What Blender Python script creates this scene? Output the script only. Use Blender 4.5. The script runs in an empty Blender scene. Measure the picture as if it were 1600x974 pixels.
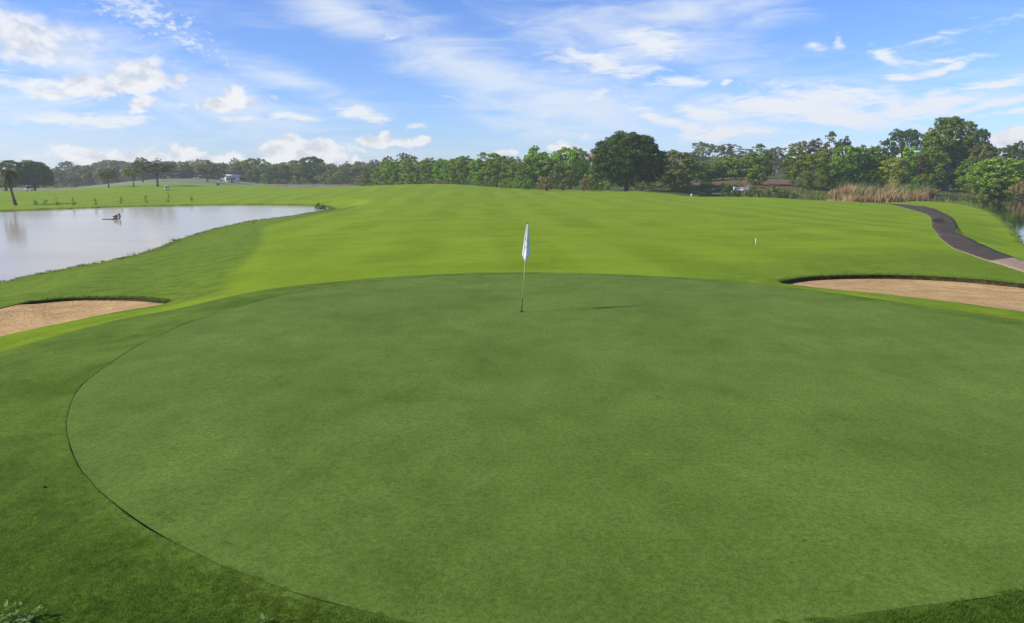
import bpy, math, random
import numpy as np
from mathutils import Vector, Matrix
R = math.radians
SC = bpy.context.scene
COL = SC.collection

# ------------------------------------------------------------------ camera
CAM_H = 3.3
F = 1100.0                      # focal length in pixels of the 1600 px wide photograph
PITCH = math.atan((487 - 270) / F)
cam_d = bpy.data.cameras.new('camera')
cam_d.lens = F / 1600 * 36
cam_d.clip_end = 6000
cam = bpy.data.objects.new('camera', cam_d)
cam.location = (0, 0, CAM_H)
cam.rotation_euler = (R(90) - PITCH, 0, 0)
COL.objects.link(cam)
SC.camera = cam

# ------------------------------------------------------------------ exposure
SC.view_settings.view_transform = 'Standard'
SC.view_settings.look = 'None'
SC.view_settings.gamma = 1
SC.view_settings.exposure = 0.0
SC.view_settings.use_curve_mapping = False
SC.cycles.use_denoising = True
SC.cycles.max_bounces = 6
SC.cycles.transparent_max_bounces = 8
SC.cycles.volume_bounces = 1
SC.cycles.use_adaptive_sampling = True
SC.cycles.adaptive_threshold = 0.008

# ------------------------------------------------------------------ sun
SUN_EL, SUN_AZ = 35.0, -105.0    # azimuth clockwise from +Y: the sun stands left and a little behind the camera
sd_ = bpy.data.lights.new('sun', 'SUN')
sd_.energy = 5.0
sd_.angle = R(0.53)
sd_.color = (1.0, 0.94, 0.82)
sun = bpy.data.objects.new('sun', sd_)
COL.objects.link(sun)
sv = Vector((math.sin(R(SUN_AZ)) * math.cos(R(SUN_EL)), math.cos(R(SUN_AZ)) * math.cos(R(SUN_EL)), math.sin(R(SUN_EL))))
sun.rotation_euler = sv.to_track_quat('Z', 'Y').to_euler()
sun.location = sv * 50


def ray(px, py):
    a = (px - 800) / F; b = (487 - py) / F
    c, s = math.cos(PITCH), math.sin(PITCH)
    return np.array([a, c + b * s, -s + b * c])


def far(D):
    """the land falls away beyond the raised green, which stretches the distances"""
    t = min(max((D - 18) / 50, 0), 1)
    return D * (1 + .4 * t * t * (3 - 2 * t))


def P(px, py, D):
    """world point seen at pixel px,py at nominal distance D"""
    D = far(D)
    d = ray(px, py); t = D / d[1]
    return np.array([d[0] * t, D, CAM_H + d[2] * t])


def onz(px, py, z):
    d = ray(px, py); t = (z - CAM_H) / d[2]
    return np.array([d[0] * t, d[1] * t])


# ------------------------------------------------------------------ sky
class NT:
    def __init__(self, nt): self.nt = nt; self.n = nt.nodes; self.l = nt.links
    def new(self, t, **k):
        n = self.n.new(t)
        for a, b in k.items(): setattr(n, a, b)
        return n
    def put(self, sock, v):
        if v is None: return
        if isinstance(v, bpy.types.NodeSocket): self.l.new(v, sock)
        else: sock.default_value = v
    def math(self, op, a, b=None, c=None, clamp=False):
        n = self.new('ShaderNodeMath', operation=op, use_clamp=clamp)
        for i, v in enumerate((a, b, c)): self.put(n.inputs[i], v)
        return n.outputs[0]
    def vmath(self, op, a, b=None):
        n = self.new('ShaderNodeVectorMath', operation=op)
        self.put(n.inputs[0], a); self.put(n.inputs[1], b)
        return n.outputs['Value'] if op in ('LENGTH', 'DOT_PRODUCT', 'DISTANCE') else n.outputs[0]
    def noise(self, vec, scale, detail=4, rough=.5, dist=0.0, w=None):
        n = self.new('ShaderNodeTexNoise')
        self.put(n.inputs['Vector'], vec)
        n.inputs['Scale'].default_value = scale; n.inputs['Detail'].default_value = detail
        n.inputs['Roughness'].default_value = rough; n.inputs['Distortion'].default_value = dist
        return n.outputs['Fac']
    def ss(self, v, a, b, lo=0.0, hi=1.0):
        n = self.new('ShaderNodeMapRange', interpolation_type='SMOOTHSTEP')
        self.put(n.inputs['Value'], v)
        for k, x in (('From Min', a), ('From Max', b), ('To Min', lo), ('To Max', hi)): n.inputs[k].default_value = x
        return n.outputs['Result']
    def mix(self, f, a, b, mode='MIX'):
        n = self.new('ShaderNodeMix', data_type='RGBA', blend_type=mode)
        self.put(n.inputs['Factor'], f)
        self.put(n.inputs['A'], col4(a)); self.put(n.inputs['B'], col4(b))
        n.inputs[0].default_value = n.inputs[0].default_value
        return n.outputs['Result']
    def mapping(self, vec, loc=(0, 0, 0), rot=(0, 0, 0), sc=(1, 1, 1), typ='POINT'):
        n = self.new('ShaderNodeMapping', vector_type=typ)
        self.put(n.inputs['Vector'], vec)
        n.inputs['Location'].default_value = loc; n.inputs['Rotation'].default_value = rot; n.inputs['Scale'].default_value = sc
        return n.outputs[0]


def col4(c):
    if isinstance(c, (tuple, list)) and len(c) == 3: return (*c, 1.0)
    return c


def mixn(nt, f, a, b, mode='MIX'):
    n = nt.n.new('ShaderNodeMix'); n.data_type = 'RGBA'; n.blend_type = mode
    nt.put(n.inputs[0], f); nt.put(n.inputs[6], col4(a)); nt.put(n.inputs[7], col4(b))
    return n.outputs[2]
NT.mix = mixn

world = bpy.data.worlds.new('World')
SC.world = world
world.use_nodes = True
W = NT(world.node_tree)
for n in list(W.n): W.n.remove(n)
w_out = W.new('ShaderNodeOutputWorld'); w_bg = W.new('ShaderNodeBackground')
W.l.new(w_bg.outputs[0], w_out.inputs[0])
sky = W.new('ShaderNodeTexSky', sky_type='NISHITA')
sky.sun_disc = False
sky.sun_elevation = R(SUN_EL); sky.sun_rotation = R(SUN_AZ)
sky.air_density = 1.0; sky.dust_density = 0.15; sky.ozone_density = 4.0
SKY_STR = 0.14
w_bg.inputs['Strength'].default_value = SKY_STR
tc = W.new('ShaderNodeTexCoord').outputs['Generated']
sep = W.new('ShaderNodeSeparateXYZ'); W.l.new(tc, sep.inputs[0])
az = W.math('ARCTAN2', sep.outputs[0], sep.outputs[1])
el = W.math('ARCSINE', sep.outputs[2])
cmb = W.new('ShaderNodeCombineXYZ'); W.l.new(az, cmb.inputs[0]); W.l.new(el, cmb.inputs[1])
AE = cmb.outputs[0]


def azel(px, py):
    d = ray(px, py); d = d / np.linalg.norm(d)
    return math.atan2(d[0], d[1]), math.asin(d[2])


def cloud_field(items, vec):
    cur = None
    for (px, py, rx, ry, rot, s) in items:
        a, e = azel(px, py)
        k = 1 / 1150.0
        m = W.mapping(vec, (a, e, 0), (0, 0, R(rot)), (rx * k, ry * k, 1), 'TEXTURE')
        v = W.math('MULTIPLY_ADD', W.vmath('LENGTH', m), -s, s)
        cur = v if cur is None else W.math('MAXIMUM', cur, v)
    return cur

# domain-warped coordinates so that the cloud edges billow
wn = W.new('ShaderNodeTexNoise'); W.put(wn.inputs['Vector'], AE); wn.inputs['Scale'].default_value = 22; wn.inputs['Detail'].default_value = 3
wv = W.vmath('SUBTRACT', wn.outputs['Color'], (0.5, 0.5, 0.5))
AEw = W.vmath('ADD', AE, W.vmath('MULTIPLY', wv, (0.035, 0.014, 0)))
cumulus = [  # px, py, radius x, radius y, rotation, strength
    (26, 50, 98, 42, -8, 1.0), (80, 55, 50, 24, -5, .8), (180, 130, 112, 22, 6, .9), (222, 108, 56, 22, 0, .85), (105, 146, 46, 9, 10, .7), (275, 124, 34, 14, 20, .7), (140, 62, 20, 8, 0, .4),
    (232, 161, 22, 13, 10, .7), (362, 161, 66, 13, 8, .95), (366, 146, 16, 16, 0, .5),
    (475, 238, 92, 24, 0, 1.1), (520, 245, 70, 14, -6, 1.0), (455, 226, 34, 18, 0, .8), (500, 223, 34, 10, 0, .7), (350, 253, 110, 16, 0, .9), (240, 251, 120, 20, 0, .85), (155, 246, 90, 20, 0, .75), (290, 241, 46, 12, 0, .8),
    (596, 219, 40, 14, 0, 1.05), (640, 221, 42, 9, 0, .9), (600, 210, 20, 10, 0, .6), (886, 233, 30, 15, 0, 1.0), (790, 238, 28, 6, 0, .65), (1588, 217, 40, 17, 0, 1.1), (1580, 208, 22, 10, 0, .7),
]
nc1 = W.noise(W.mapping(AE, sc=(1, 1.35, 1)), 34, 7, .55, .3)
low = W.ss(el, .17, .07)            # the far low heaps are crisper and whiter than the near ragged ones
cm = cloud_field(cumulus, AEw)
cden = W.math('ADD', W.math('MULTIPLY', W.math('SUBTRACT', nc1, .5), W.math('MULTIPLY_ADD', low, .7, 1.5)), cm)
c_alpha = W.math('ADD', W.math('MULTIPLY', W.ss(cden, .0, .8), W.math('SUBTRACT', 1.0, low)), W.math('MULTIPLY', W.ss(cden, .02, .42), low))
# billows facing the sun are lighter: difference of the noise towards upper left
nc2 = W.noise(W.mapping(AE, loc=(0.009, -0.0125, 0), sc=(1, 1.35, 1)), 34, 4, .55, .3)
cshade = W.math('ADD', W.ss(W.math('SUBTRACT', nc1, nc2), -.2, .17), W.math('MULTIPLY', low, .22), clamp=True)
wisp = [
    (130, 186, 110, 14, 2, .8), (60, 140, 60, 22, -12, .6), (1240, 168, 150, 24, -5, 1.0), (1300, 152, 120, 22, -6, .9), (1330, 185, 110, 18, -8, 1.0), (1100, 176, 60, 16, -10, 1.0), (1130, 208, 80, 15, 8, .95),
    (1090, 206, 50, 18, -14, .7), (1440, 168, 100, 24, 4, .85), (1555, 130, 66, 9, 2, 1.0), (1460, 108, 50, 9, 14, .95), (1475, 92, 60, 5, 0, .75), (1382, 88, 30, 14, -30, 1.0),
    (1398, 122, 26, 6, 0, .9), (1279, 72, 16, 8, 0, .6), (1312, 65, 6, 12, 10, .55), (1135, 128, 14, 7, 20, .8), (562, 178, 50, 14, -12, .8), (465, 185, 50, 7, 0, .85), (378, 186, 40, 6, 0, .8),
    (612, 58, 24, 6, 8, .55), (655, 198, 26, 6, -4, .8), (683, 91, 30, 8, 0, .5), (712, 156, 30, 4, -14, .5), (1015, 66, 70, 26, -10, .8), (950, 102, 120, 24, -12, .7), (935, 150, 26, 8, 20, .6), (1075, 128, 44, 10, -4, .7),
    (1060, 195, 110, 14, -22, .8), (1540, 165, 90, 8, 12, .7), (1600, 172, 60, 7, 8, .8), (1500, 155, 60, 5, -4, .6), (1270, 238, 60, 12, -8, .6), (914, 214, 18, 8, 30, .5), (1500, 50, 80, 8, 10, .3),
]
ns1 = W.noise(W.mapping(AE, rot=(0, 0, R(9)), sc=(1, 4.2, 1)), 24, 8, .62, .6)
wm = cloud_field(wisp, AEw)
wden = W.math('MULTIPLY_ADD', W.math('SUBTRACT', ns1, .5), 2.0, wm)
w_alpha = W.ss(wden, -.02, .72, 0, .94)
veil = [
    (760, 118, 250, 46, -14, 1.0), (900, 165, 260, 60, -10, .95), (860, 200, 190, 34, -6, .7), (980, 60, 260, 60, -10, .8), (1080, 20, 220, 50, 6, .8), (520, 12, 150, 50, -22, .9), (640, 40, 200, 50, -18, .5),
    (300, 150, 360, 60, -20, .65), (450, 125, 200, 30, -18, .6), (120, 95, 200, 60, -20, .7), (60, 225, 260, 46, 0, .55), (1250, 120, 400, 46, -6, .35), (1150, 180, 300, 60, -10, .6), (200, 5, 60, 20, -10, .6), (40, 165, 180, 60, 0, .5), (1130, 110, 200, 60, -5, .35),
]
nv1 = W.noise(W.mapping(AE, rot=(0, 0, R(20)), sc=(1, 4.5, 1)), 9, 8, .6, .8)
vm = cloud_field(veil, AE)
vden = W.math('MULTIPLY_ADD', W.math('SUBTRACT', nv1, .5), 1.5, vm)
v_alpha = W.ss(vden, -.08, .98, 0, .82)
# mottled altocumulus, upper left, and thin cloud over the rest of the sky
mott = [(225, 22, 110, 34, -18, 1.0), (300, 68, 70, 16, -24, .8)]
nm = W.noise(W.mapping(AE, rot=(0, 0, R(-20)), sc=(1, 1.8, 1)), 90, 4, .6, 0)
mm = cloud_field(mott, AE)
m_alpha = W.ss(W.math('MULTIPLY_ADD', W.math('SUBTRACT', nm, .5), 3.2, W.math('MULTIPLY_ADD', mm, .9, -.25)), .05, .9, 0, .75)
# elsewhere in the sky (above and behind) the same kinds of cloud, by noise on the cloud deck
pz = W.math('MAXIMUM', W.math('ADD', sep.outputs[2], .12), .05)
dv = W.new('ShaderNodeVectorMath', operation='DIVIDE'); W.l.new(tc, dv.inputs[0])
c3 = W.new('ShaderNodeCombineXYZ')
for i in range(3): W.l.new(pz, c3.inputs[i])
W.l.new(c3.outputs[0], dv.inputs[1])
ng = W.noise(W.mapping(dv.outputs[0], sc=(1, 1.8, 0)), 1.1, 8, .58, .5)
g_alpha = W.ss(ng, .48, .80, 0, .35)
SKY_TINT = (.73, .87, 1.27)
skyc = W.mix(1.0, sky.outputs[0], SKY_TINT, 'MULTIPLY')
K = 1 / SKY_STR
c = skyc
c = W.mix(g_alpha, c, (.80 * K, .87 * K, .97 * K))
c = W.mix(v_alpha, c, (.80 * K, .87 * K, .97 * K))
c = W.mix(m_alpha, c, (.83 * K, .88 * K, .96 * K))
c = W.mix(w_alpha, c, (.87 * K, .905 * K, .96 * K))
cumc = W.mix(cshade, (.62 * K, .66 * K, .74 * K), (.93 * K, .935 * K, .95 * K))
c = W.mix(W.math('MULTIPLY', c_alpha, W.math('MULTIPLY_ADD', low, .12, .84)), c, cumc)
W.l.new(c, w_bg.inputs['Color'])

# ------------------------------------------------------------------ helpers
rng = random.Random(7)


def tag(o, label=None, cat=None, group=None, kind=None):
    if label: o['label'] = label
    if cat: o['category'] = cat
    if group: o['group'] = group
    if kind: o['kind'] = kind
    return o


def empty(name, loc, rz=0.0):
    o = bpy.data.objects.new(name, None)
    o.empty_display_size = .2
    o.location = loc; o.rotation_euler = (0, 0, rz)
    COL.objects.link(o)
    return o


def mesh_np(name, verts, faces, mat, smooth=False, link=True, parent=None):
    """verts (n,3); faces: list of arrays, each (m,k)"""
    me = bpy.data.meshes.new(name)
    verts = np.asarray(verts, dtype=np.float32)
    fl = [np.asarray(f, dtype=np.int32) for f in (faces if isinstance(faces, list) else [faces]) if len(f)]
    me.vertices.add(len(verts)); me.vertices.foreach_set('co', verts.ravel())
    tot = sum(len(f) for f in fl); loops = sum(f.size for f in fl)
    me.loops.add(loops); me.polygons.add(tot)
    me.loops.foreach_set('vertex_index', np.concatenate([f.ravel() for f in fl]))
    st = []; o = 0
    for f in fl:
        st.append(o + np.arange(len(f)) * f.shape[1]); o += f.size
    me.polygons.foreach_set('loop_start', np.concatenate(st).astype(np.int32))
    if smooth: me.polygons.foreach_set('use_smooth', np.ones(tot, dtype=bool))
    me.update(calc_edges=True)
    me.validate()
    if mat: me.materials.append(mat)
    ob = bpy.data.objects.new(name, me)
    if link: COL.objects.link(ob)
    if parent: ob.parent = parent
    return ob


class MB:
    """collects shapes for one mesh"""
    def __init__(s): s.v = []; s.q = []; s.t = []; s.n = 0
    def add(s, v, q=(), t=()):
        v = np.asarray(v, float)
        if len(q): s.q.append(np.asarray(q) + s.n)
        if len(t): s.t.append(np.asarray(t) + s.n)
        s.v.append(v); s.n += len(v)
    def box(s, c, d, rz=0.0, bev=0.0, rx=0.0, ry=0.0):
        x, y, z = [k / 2 for k in d]
        v = np.array([[i, j, k] for k in (-z, z) for j in (-y, y) for i in (-x, x)])
        M = np.array(Matrix.Rotation(rz, 3, 'Z') @ Matrix.Rotation(ry, 3, 'Y') @ Matrix.Rotation(rx, 3, 'X'))
        s.add(v @ M.T + np.array(c), q=[(0, 2, 3, 1), (4, 5, 7, 6), (0, 1, 5, 4), (2, 6, 7, 3), (0, 4, 6, 2), (1, 3, 7, 5)])
    def tube(s, pts, rad, n=6, cap=True):
        pts = [np.asarray(p, float) for p in pts]
        m = len(pts); rad = rad if hasattr(rad, '__len__') else [rad] * m
        rings = []
        for i, p in enumerate(pts):
            d = pts[min(i + 1, m - 1)] - pts[max(i - 1, 0)]
            d = d / (np.linalg.norm(d) + 1e-9)
            up = np.array([1, 0, 0]) if abs(d[2]) > .8 else np.array([0, 0, 1])
            a = np.cross(d, up); a /= np.linalg.norm(a); b = np.cross(d, a)
            for k in range(n):
                t = 2 * math.pi * k / n
                rings.append(p + rad[i] * (math.cos(t) * a + math.sin(t) * b))
        q = [(i * n + k, i * n + (k + 1) % n, (i + 1) * n + (k + 1) % n, (i + 1) * n + k) for i in range(m - 1) for k in range(n)]
        t = []
        if cap:
            t = [(0, k + 1, k) for k in range(1, n - 1)] + [((m - 1) * n, (m - 1) * n + k, (m - 1) * n + k + 1) for k in range(1, n - 1)]
        s.add(rings, q=q, t=t)
    def build(s, name, mat, parent=None, smooth=False):
        v = np.concatenate(s.v)
        f = []
        if s.q: f.append(np.concatenate(s.q))
        if s.t: f.append(np.concatenate(s.t))
        return mesh_np(name, v, f, mat, smooth, parent=parent)


def material(name, base=(.5, .5, .5), rough=.8, spec=.3, metal=0.0):
    m = bpy.data.materials.new(name); m.use_nodes = True
    nt = NT(m.node_tree); b = nt.n['Principled BSDF']
    b.inputs['Base Color'].default_value = (*base, 1)
    b.inputs['Roughness'].default_value = rough
    b.inputs['Specular IOR Level'].default_value = spec
    b.inputs['Metallic'].default_value = metal
    return m, nt, b


def speckled(name, base, var=.25, scale=8, rough=.8, spec=.3, bump=.3, bscale=30):
    """painted or natural surface with mottled tone and fine relief"""
    m, nt, b = material(name, base, rough, spec)
    co = nt.new('ShaderNodeTexCoord').outputs['Object']
    n1 = nt.noise(co, scale, 6, .6)
    c1 = tuple(k * (1 - var) for k in base); c2 = tuple(min(1, k * (1 + var)) for k in base)
    nt.l.new(nt.mix(nt.ss(n1, .3, .7), c1, c2), b.inputs['Base Color'])
    bp = nt.new('ShaderNodeBump'); bp.inputs['Strength'].default_value = bump; bp.inputs['Distance'].default_value = .01
    nt.l.new(nt.noise(co, bscale, 4), bp.inputs['Height']); nt.l.new(bp.outputs[0], b.inputs['Normal'])
    return m

# ------------------------------------------------------------------ terrain
ZL, ZF, ZR = -2.7, -2.6, -2.7          # water levels: left lake, far lake, right pond


def cat(pts, n=6):
    """closed Catmull-Rom curve through the points"""
    p = np.asarray(pts, float); m = len(p); out = []
    for i in range(m):
        a, b, c, d = p[i - 1], p[i], p[(i + 1) % m], p[(i + 2) % m]
        for k in range(n):
            t = k / n
            out.append(.5 * ((2 * b) + (c - a) * t + (2 * a - 5 * b + 4 * c - d) * t * t + (3 * b - a - 3 * c + d) * t ** 3))
    return np.array(out)


def sdist(poly, X, Y):
    """signed distance, positive inside"""
    x0, y0 = poly[:, 0], poly[:, 1]; x1, y1 = np.roll(x0, -1), np.roll(y0, -1)
    best = np.full(X.shape, 1e18); ins = np.zeros(X.shape, bool)
    for a, b, c, d in zip(x0, y0, x1, y1):
        ex, ey = c - a, d - b; L = ex * ex + ey * ey + 1e-12
        t = np.clip(((X - a) * ex + (Y - b) * ey) / L, 0, 1)
        dx, dy = X - a - t * ex, Y - b - t * ey
        best = np.minimum(best, dx * dx + dy * dy)
        cond = (b > Y) != (d > Y)
        with np.errstate(divide='ignore', invalid='ignore'):
            xi = (c - a) * (Y - b) / (d - b + 1e-30) + a
        ins ^= cond & (X < xi)
    r = np.sqrt(best)
    return np.where(ins, r, -r)

lake_px = [(-200, 512), (-70, 462), (0, 445), (60, 432), (130, 418), (200, 404), (250, 390), (275, 378), (300, 370), (340, 358), (400, 346), (450, 340), (490, 334), (517, 328.5),
           (500, 323.2), (440, 321.3), (350, 321.3), (250, 323), (150, 325.5), (90, 328), (40, 330), (0, 331.5), (-100, 336), (-400, 352), (-700, 390), (-600, 480)]
lake_poly = cat([onz(a, b, ZL) for a, b in lake_px], 4)
far_px = [(370, 293.5), (450, 295), (560, 295), (640, 293.5), (600, 289.6), (560, 288.6), (500, 287.8), (450, 288.3), (405, 289.6)]
far_poly = cat([onz(a, b, ZF) for a, b in far_px], 3)
pond_px = [(1100, 312), (1200, 316), (1330, 319.5), (1400, 316.5), (1440, 315.5), (1480, 317.5), (1510, 321.5), (1540, 330), (1560, 341), (1576, 354), (1590, 369), (1603, 386), (1660, 410), (1800, 430),
           (1950, 400), (1850, 345), (1740, 322), (1660, 313), (1610, 310), (1560, 308), (1520, 307), (1480, 306.3), (1450, 306), (1432, 308), (1400, 308.5), (1340, 308.5), (1290, 308), (1230, 306.3), (1170, 304.3), (1100, 303)]
pond_poly = cat([onz(a, b, ZR) for a, b in pond_px], 4)

ctrl = []
for x, y in [(-6, 6), (-6, 12), (-6, 18), (0, 3), (0, 8), (0, 14), (0, 20), (6, 5), (6, 11), (6, 17), (12, 8), (12, 14), (10, 19), (0, 0), (-4, 0), (6, 0), (2, 23)]:
    ctrl.append((x, y, 0.0))
for x, y, z in [(-12, 6, -.25), (-16, 10, -.45), (-30, 5, -.6), (22, 8, -.05), (30, 15, -.25), (40, 0, 0), (-40, -20, -.4), (40, -40, 0), (0, -40, .2), (0, -15, .1), (200, -100, 0), (-200, -100, -.3),
                (-9, 21, -.3), (-6, 25, -.2), (18, 18, -.12)]:
    ctrl.append((x, y, z))
for px, py, D in [
    (800, 400, 30), (800, 360, 43), (800, 330, 62), (800, 312, 92), (800, 302, 120), (800, 296, 150), (800, 293.5, 165),
    (1000, 400, 30), (1000, 360, 43), (1000, 330, 62), (1000, 312, 90), (1000, 302.5, 118), (1000, 299, 138), (1000, 298, 160),
    (1200, 425, 25.5), (1200, 400, 30), (1200, 360, 43), (1200, 330, 62), (1200, 314, 85), (1200, 308.5, 100),
    (1400, 425, 26), (1400, 400, 31), (1400, 360, 44), (1400, 335, 62), (1400, 323, 78), (1340, 316, 92),
    (1550, 425, 26.5), (1550, 400, 32.5), (1550, 370, 42), (1530, 345, 57), (1480, 330, 74), (1700, 440, 27),
    (640, 400, 30.5), (640, 360, 43), (640, 330, 63), (640, 310, 90), (640, 299, 115), (640, 289, 150), (700, 289.5, 155), (560, 292.6, 150), (640, 288.5, 185), (760, 292, 165),
    (500, 400, 32), (500, 360, 46), (500, 310, 100), (500, 300, 120), (500, 294.6, 150), (400, 420, 27), (420, 380, 38), (400, 294, 155), (300, 293, 160),
    (300, 440, 26), (200, 440, 28.5), (300, 400, 36), (100, 452, 26.5), (0, 466, 25),
    (262, 475, 20.5), (150, 490, 19), (0, 520, 16.5), (-150, 500, 19),
    (400, 305, 118), (250, 315, 102), (250, 305, 120), (100, 318, 96), (100, 307, 120), (100, 299, 145), (0, 320, 96), (0, 309, 115), (0, 302, 135), (-200, 305, 130),
    (100, 297, 190), (180, 289, 200), (230, 283, 225), (320, 280, 250), (380, 284, 235), (60, 298, 230), (100, 293, 290), (350, 282, 300), (0, 297, 200), (250, 279, 330),
    (430, 289, 290), (520, 286.5, 290), (580, 287, 270), (500, 284, 340), (700, 286, 220), (800, 290, 200), (900, 291, 200),
    (1000, 294, 190), (1150, 283.5, 168), (1150, 289, 152), (1150, 299, 134), (1050, 288, 170), (1060, 298, 145), (1240, 283, 168), (1240, 290, 154), (1240, 300, 138), (1350, 300, 150), (1500, 302, 145), (1500, 296, 175),
    (1600, 302, 150), (1600, 306, 128), (1750, 305, 125), (1850, 330, 80), (1250, 275, 260), (1100, 275, 260), (900, 279, 330), (1500, 280, 300), (1700, 285, 280),
]:
    p = P(px, py, D); ctrl.append((p[0], p[1], p[2]))
ctrl += [(-700, 300, -1), (-400, 700, 2), (0, 850, 4), (400, 700, 3), (700, 200, 0), (0, -700, 0), (-600, -400, 0), (600, -400, 0)]
ctrl = np.array(ctrl)


def warp(X, Y):
    r = np.sqrt(X * X + Y * Y) + 1e-6
    k = np.log1p(r / 14.0) / r
    return X * k * 1.35, Y * k

cu, cv = warp(ctrl[:, 0], ctrl[:, 1])


def phi(d2): return .5 * d2 * np.log(d2 + 1e-9)
_n = len(ctrl)
A = phi((cu[:, None] - cu) ** 2 + (cv[:, None] - cv) ** 2) + np.eye(_n) * 6e-4
Pm = np.c_[np.ones(_n), cu, cv]
M_ = np.block([[A, Pm], [Pm.T, np.zeros((3, 3))]])
coef = np.linalg.solve(M_, np.r_[ctrl[:, 2], 0, 0, 0])


def smooth(t): t = np.clip(t, 0, 1); return t * t * (3 - 2 * t)


def waves(X, Y):
    """gentle deterministic undulation of the fairways"""
    o = np.zeros_like(X)
    r = random.Random(3)
    for k in range(14):
        a = r.uniform(0, math.pi); L = r.choice([5, 8, 12, 19, 30]); ph = r.uniform(0, 6.28)
        o += .0011 * L ** .85 * np.sin((X * math.cos(a) + Y * math.sin(a)) * 2 * math.pi / L + ph)
    return o


def terr0(X, Y):
    X = np.asarray(X, float); Y = np.asarray(Y, float); sh = X.shape
    u, v = warp(X.ravel(), Y.ravel())
    z = coef[_n] + coef[_n + 1] * u + coef[_n + 2] * v
    for i in range(_n):
        z += coef[i] * phi((u - cu[i]) ** 2 + (v - cv[i]) ** 2)
    r = np.sqrt(X.ravel() ** 2 + Y.ravel() ** 2)
    z += waves(X.ravel(), Y.ravel()) * smooth((r - 16) / 20)
    return z.reshape(sh)


def terrain(X, Y):
    z = terr0(X, Y)
    for poly, zw, Wd in ((lake_poly, ZL, 7.0), (far_poly, ZF, 25.0), (pond_poly, ZR, 7.0)):
        s = sdist(poly, np.asarray(X, float), np.asarray(Y, float))
        t = smooth(-s / Wd)
        bank = zw + .16
        out = bank + (z - bank) * t
        z = np.where(s > 0, zw - .05 - np.minimum(s * .25, 1.2), out)
    return z


def gz(x, y): return float(terrain(np.array([x]), np.array([y]))[0])


def onground(px, py, dmin=3.0, dmax=560.0):
    """first ground point under a pixel of the photograph"""
    d = ray(px, py)
    ys = np.exp(np.linspace(math.log(dmin), math.log(dmax), 700)); t = ys / d[1]
    xs = d[0] * t; zs = CAM_H + d[2] * t
    g = terr0(xs, ys)
    i = np.argmax(zs < g)
    if not (zs < g).any(): return np.array([xs[-1], ys[-1]])
    if i == 0: return np.array([xs[0], ys[0]])
    a, b = zs[i - 1] - g[i - 1], g[i] - zs[i]
    f = a / (a + b)
    return np.array([xs[i - 1] + f * (xs[i] - xs[i - 1]), ys[i - 1] + f * (ys[i] - ys[i - 1])])

green_px = [(200, 550), (130, 601), (105, 652), (110, 695), (135, 745), (200, 802), (300, 862), (420, 912), (550, 950), (700, 985), (950, 1010), (1200, 978), (1400, 951), (1600, 921), (1800, 850), (2000, 720), (1900, 600),
            (1750, 547), (1600, 516), (1450, 487), (1350, 470), (1250, 455), (1150, 443), (1050, 435.5), (950, 431), (860, 429), (780, 429), (700, 431.5), (620, 436), (520, 448), (440, 462), (380, 478), (300, 503), (245, 526)]
green_poly = cat([onground(a, b, 2.0) for a, b in green_px], 8)
G_C = np.array([1.5, 12.0])
# outer edge of the closely mown collar, by angle about the green
collar_px = [(-100, 578), (0, 548), (100, 520), (200, 496), (300, 477), (400, 455), (500, 442.5), (600, 433.5), (700, 428), (790, 425.8), (900, 427), (1000, 430.5), (1100, 436), (1200, 445), (1300, 458), (1400, 472), (1500, 486), (1600, 501), (1750, 528)]
collar_top = [onground(a, b, 2.0) for a, b in collar_px]
collar_poly = cat(collar_top + [np.array(p) for p in [(15.5, 12.5), (16.2, 8), (15, 4), (11, 1.8), (7.0, 1.3), (3.0, .6), (-2, -.5), (-7, -.5), (-11, 2), (-12.5, 6), (-12, 9.5)]], 6)

bunk_r_px = [(1218, 441.5), (1250, 434.5), (1300, 431), (1380, 430), (1450, 432), (1530, 437), (1600, 444), (1700, 455), (1790, 478), (1760, 505), (1680, 501), (1600, 488), (1500, 474), (1400, 462.5), (1300, 452.5), (1250, 446.5)]
bunk_l_px = [(264, 473), (240, 468.5), (200, 465.5), (130, 465.5), (90, 467.5), (40, 473), (0, 482), (-80, 498), (-170, 530), (-190, 570), (-100, 556), (0, 526.5), (60, 513), (130, 498.5), (200, 485)]
bunk_r = cat([onground(a, b) for a, b in bunk_r_px], 6)
bunk_l = cat([onground(a, b) for a, b in bunk_l_px], 6)


def back_factor(poly, X, Y):
    """0 along the front edge of a bunker and 1 along its back edge"""
    y0, y1 = poly[:, 1].min(), poly[:, 1].max()
    return (Y - y0) / (y1 - y0)

BDEPTH = .17


def ground_z(X, Y):
    z = terrain(X, Y)
    sc_ = sdist(collar_poly, X, Y)
    z = z - .06 * smooth((sc_ - .12) / .4)
    for b in (bunk_r, bunk_l):
        s = sdist(b, X, Y)
        z = np.where(s > -.7, z - .5 * smooth((s + .7) / .35), z)
    return z

# polar sheet, fine in front of the place the picture was taken from, coarse all round
azs = np.r_[np.arange(-180, -48, 4.0), np.arange(-48, 48, .105), np.arange(48, 180.1, 4.0)]
rs = np.exp(np.linspace(math.log(1.0), math.log(640), 520))
Az, Rr = np.meshgrid(np.radians(azs), rs)
GX, GY = Rr * np.sin(Az), Rr * np.cos(Az)
GZ = ground_z(GX.ravel(), GY.ravel()).reshape(GX.shape)
nr, na = GX.shape
idx = np.arange(nr * na).reshape(nr, na)
quads = np.stack([idx[:-1, :-1], idx[:-1, 1:], idx[1:, 1:], idx[1:, :-1]], -1).reshape(-1, 4)
verts = np.stack([GX, GY, GZ], -1).reshape(-1, 3)
cen = np.array([[0, 0, GZ[0].mean()]])
verts = np.vstack([verts, cen]); ci = len(verts) - 1
fan = np.stack([np.full(na - 1, ci), idx[0, 1:], idx[0, :-1]], -1)

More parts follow.
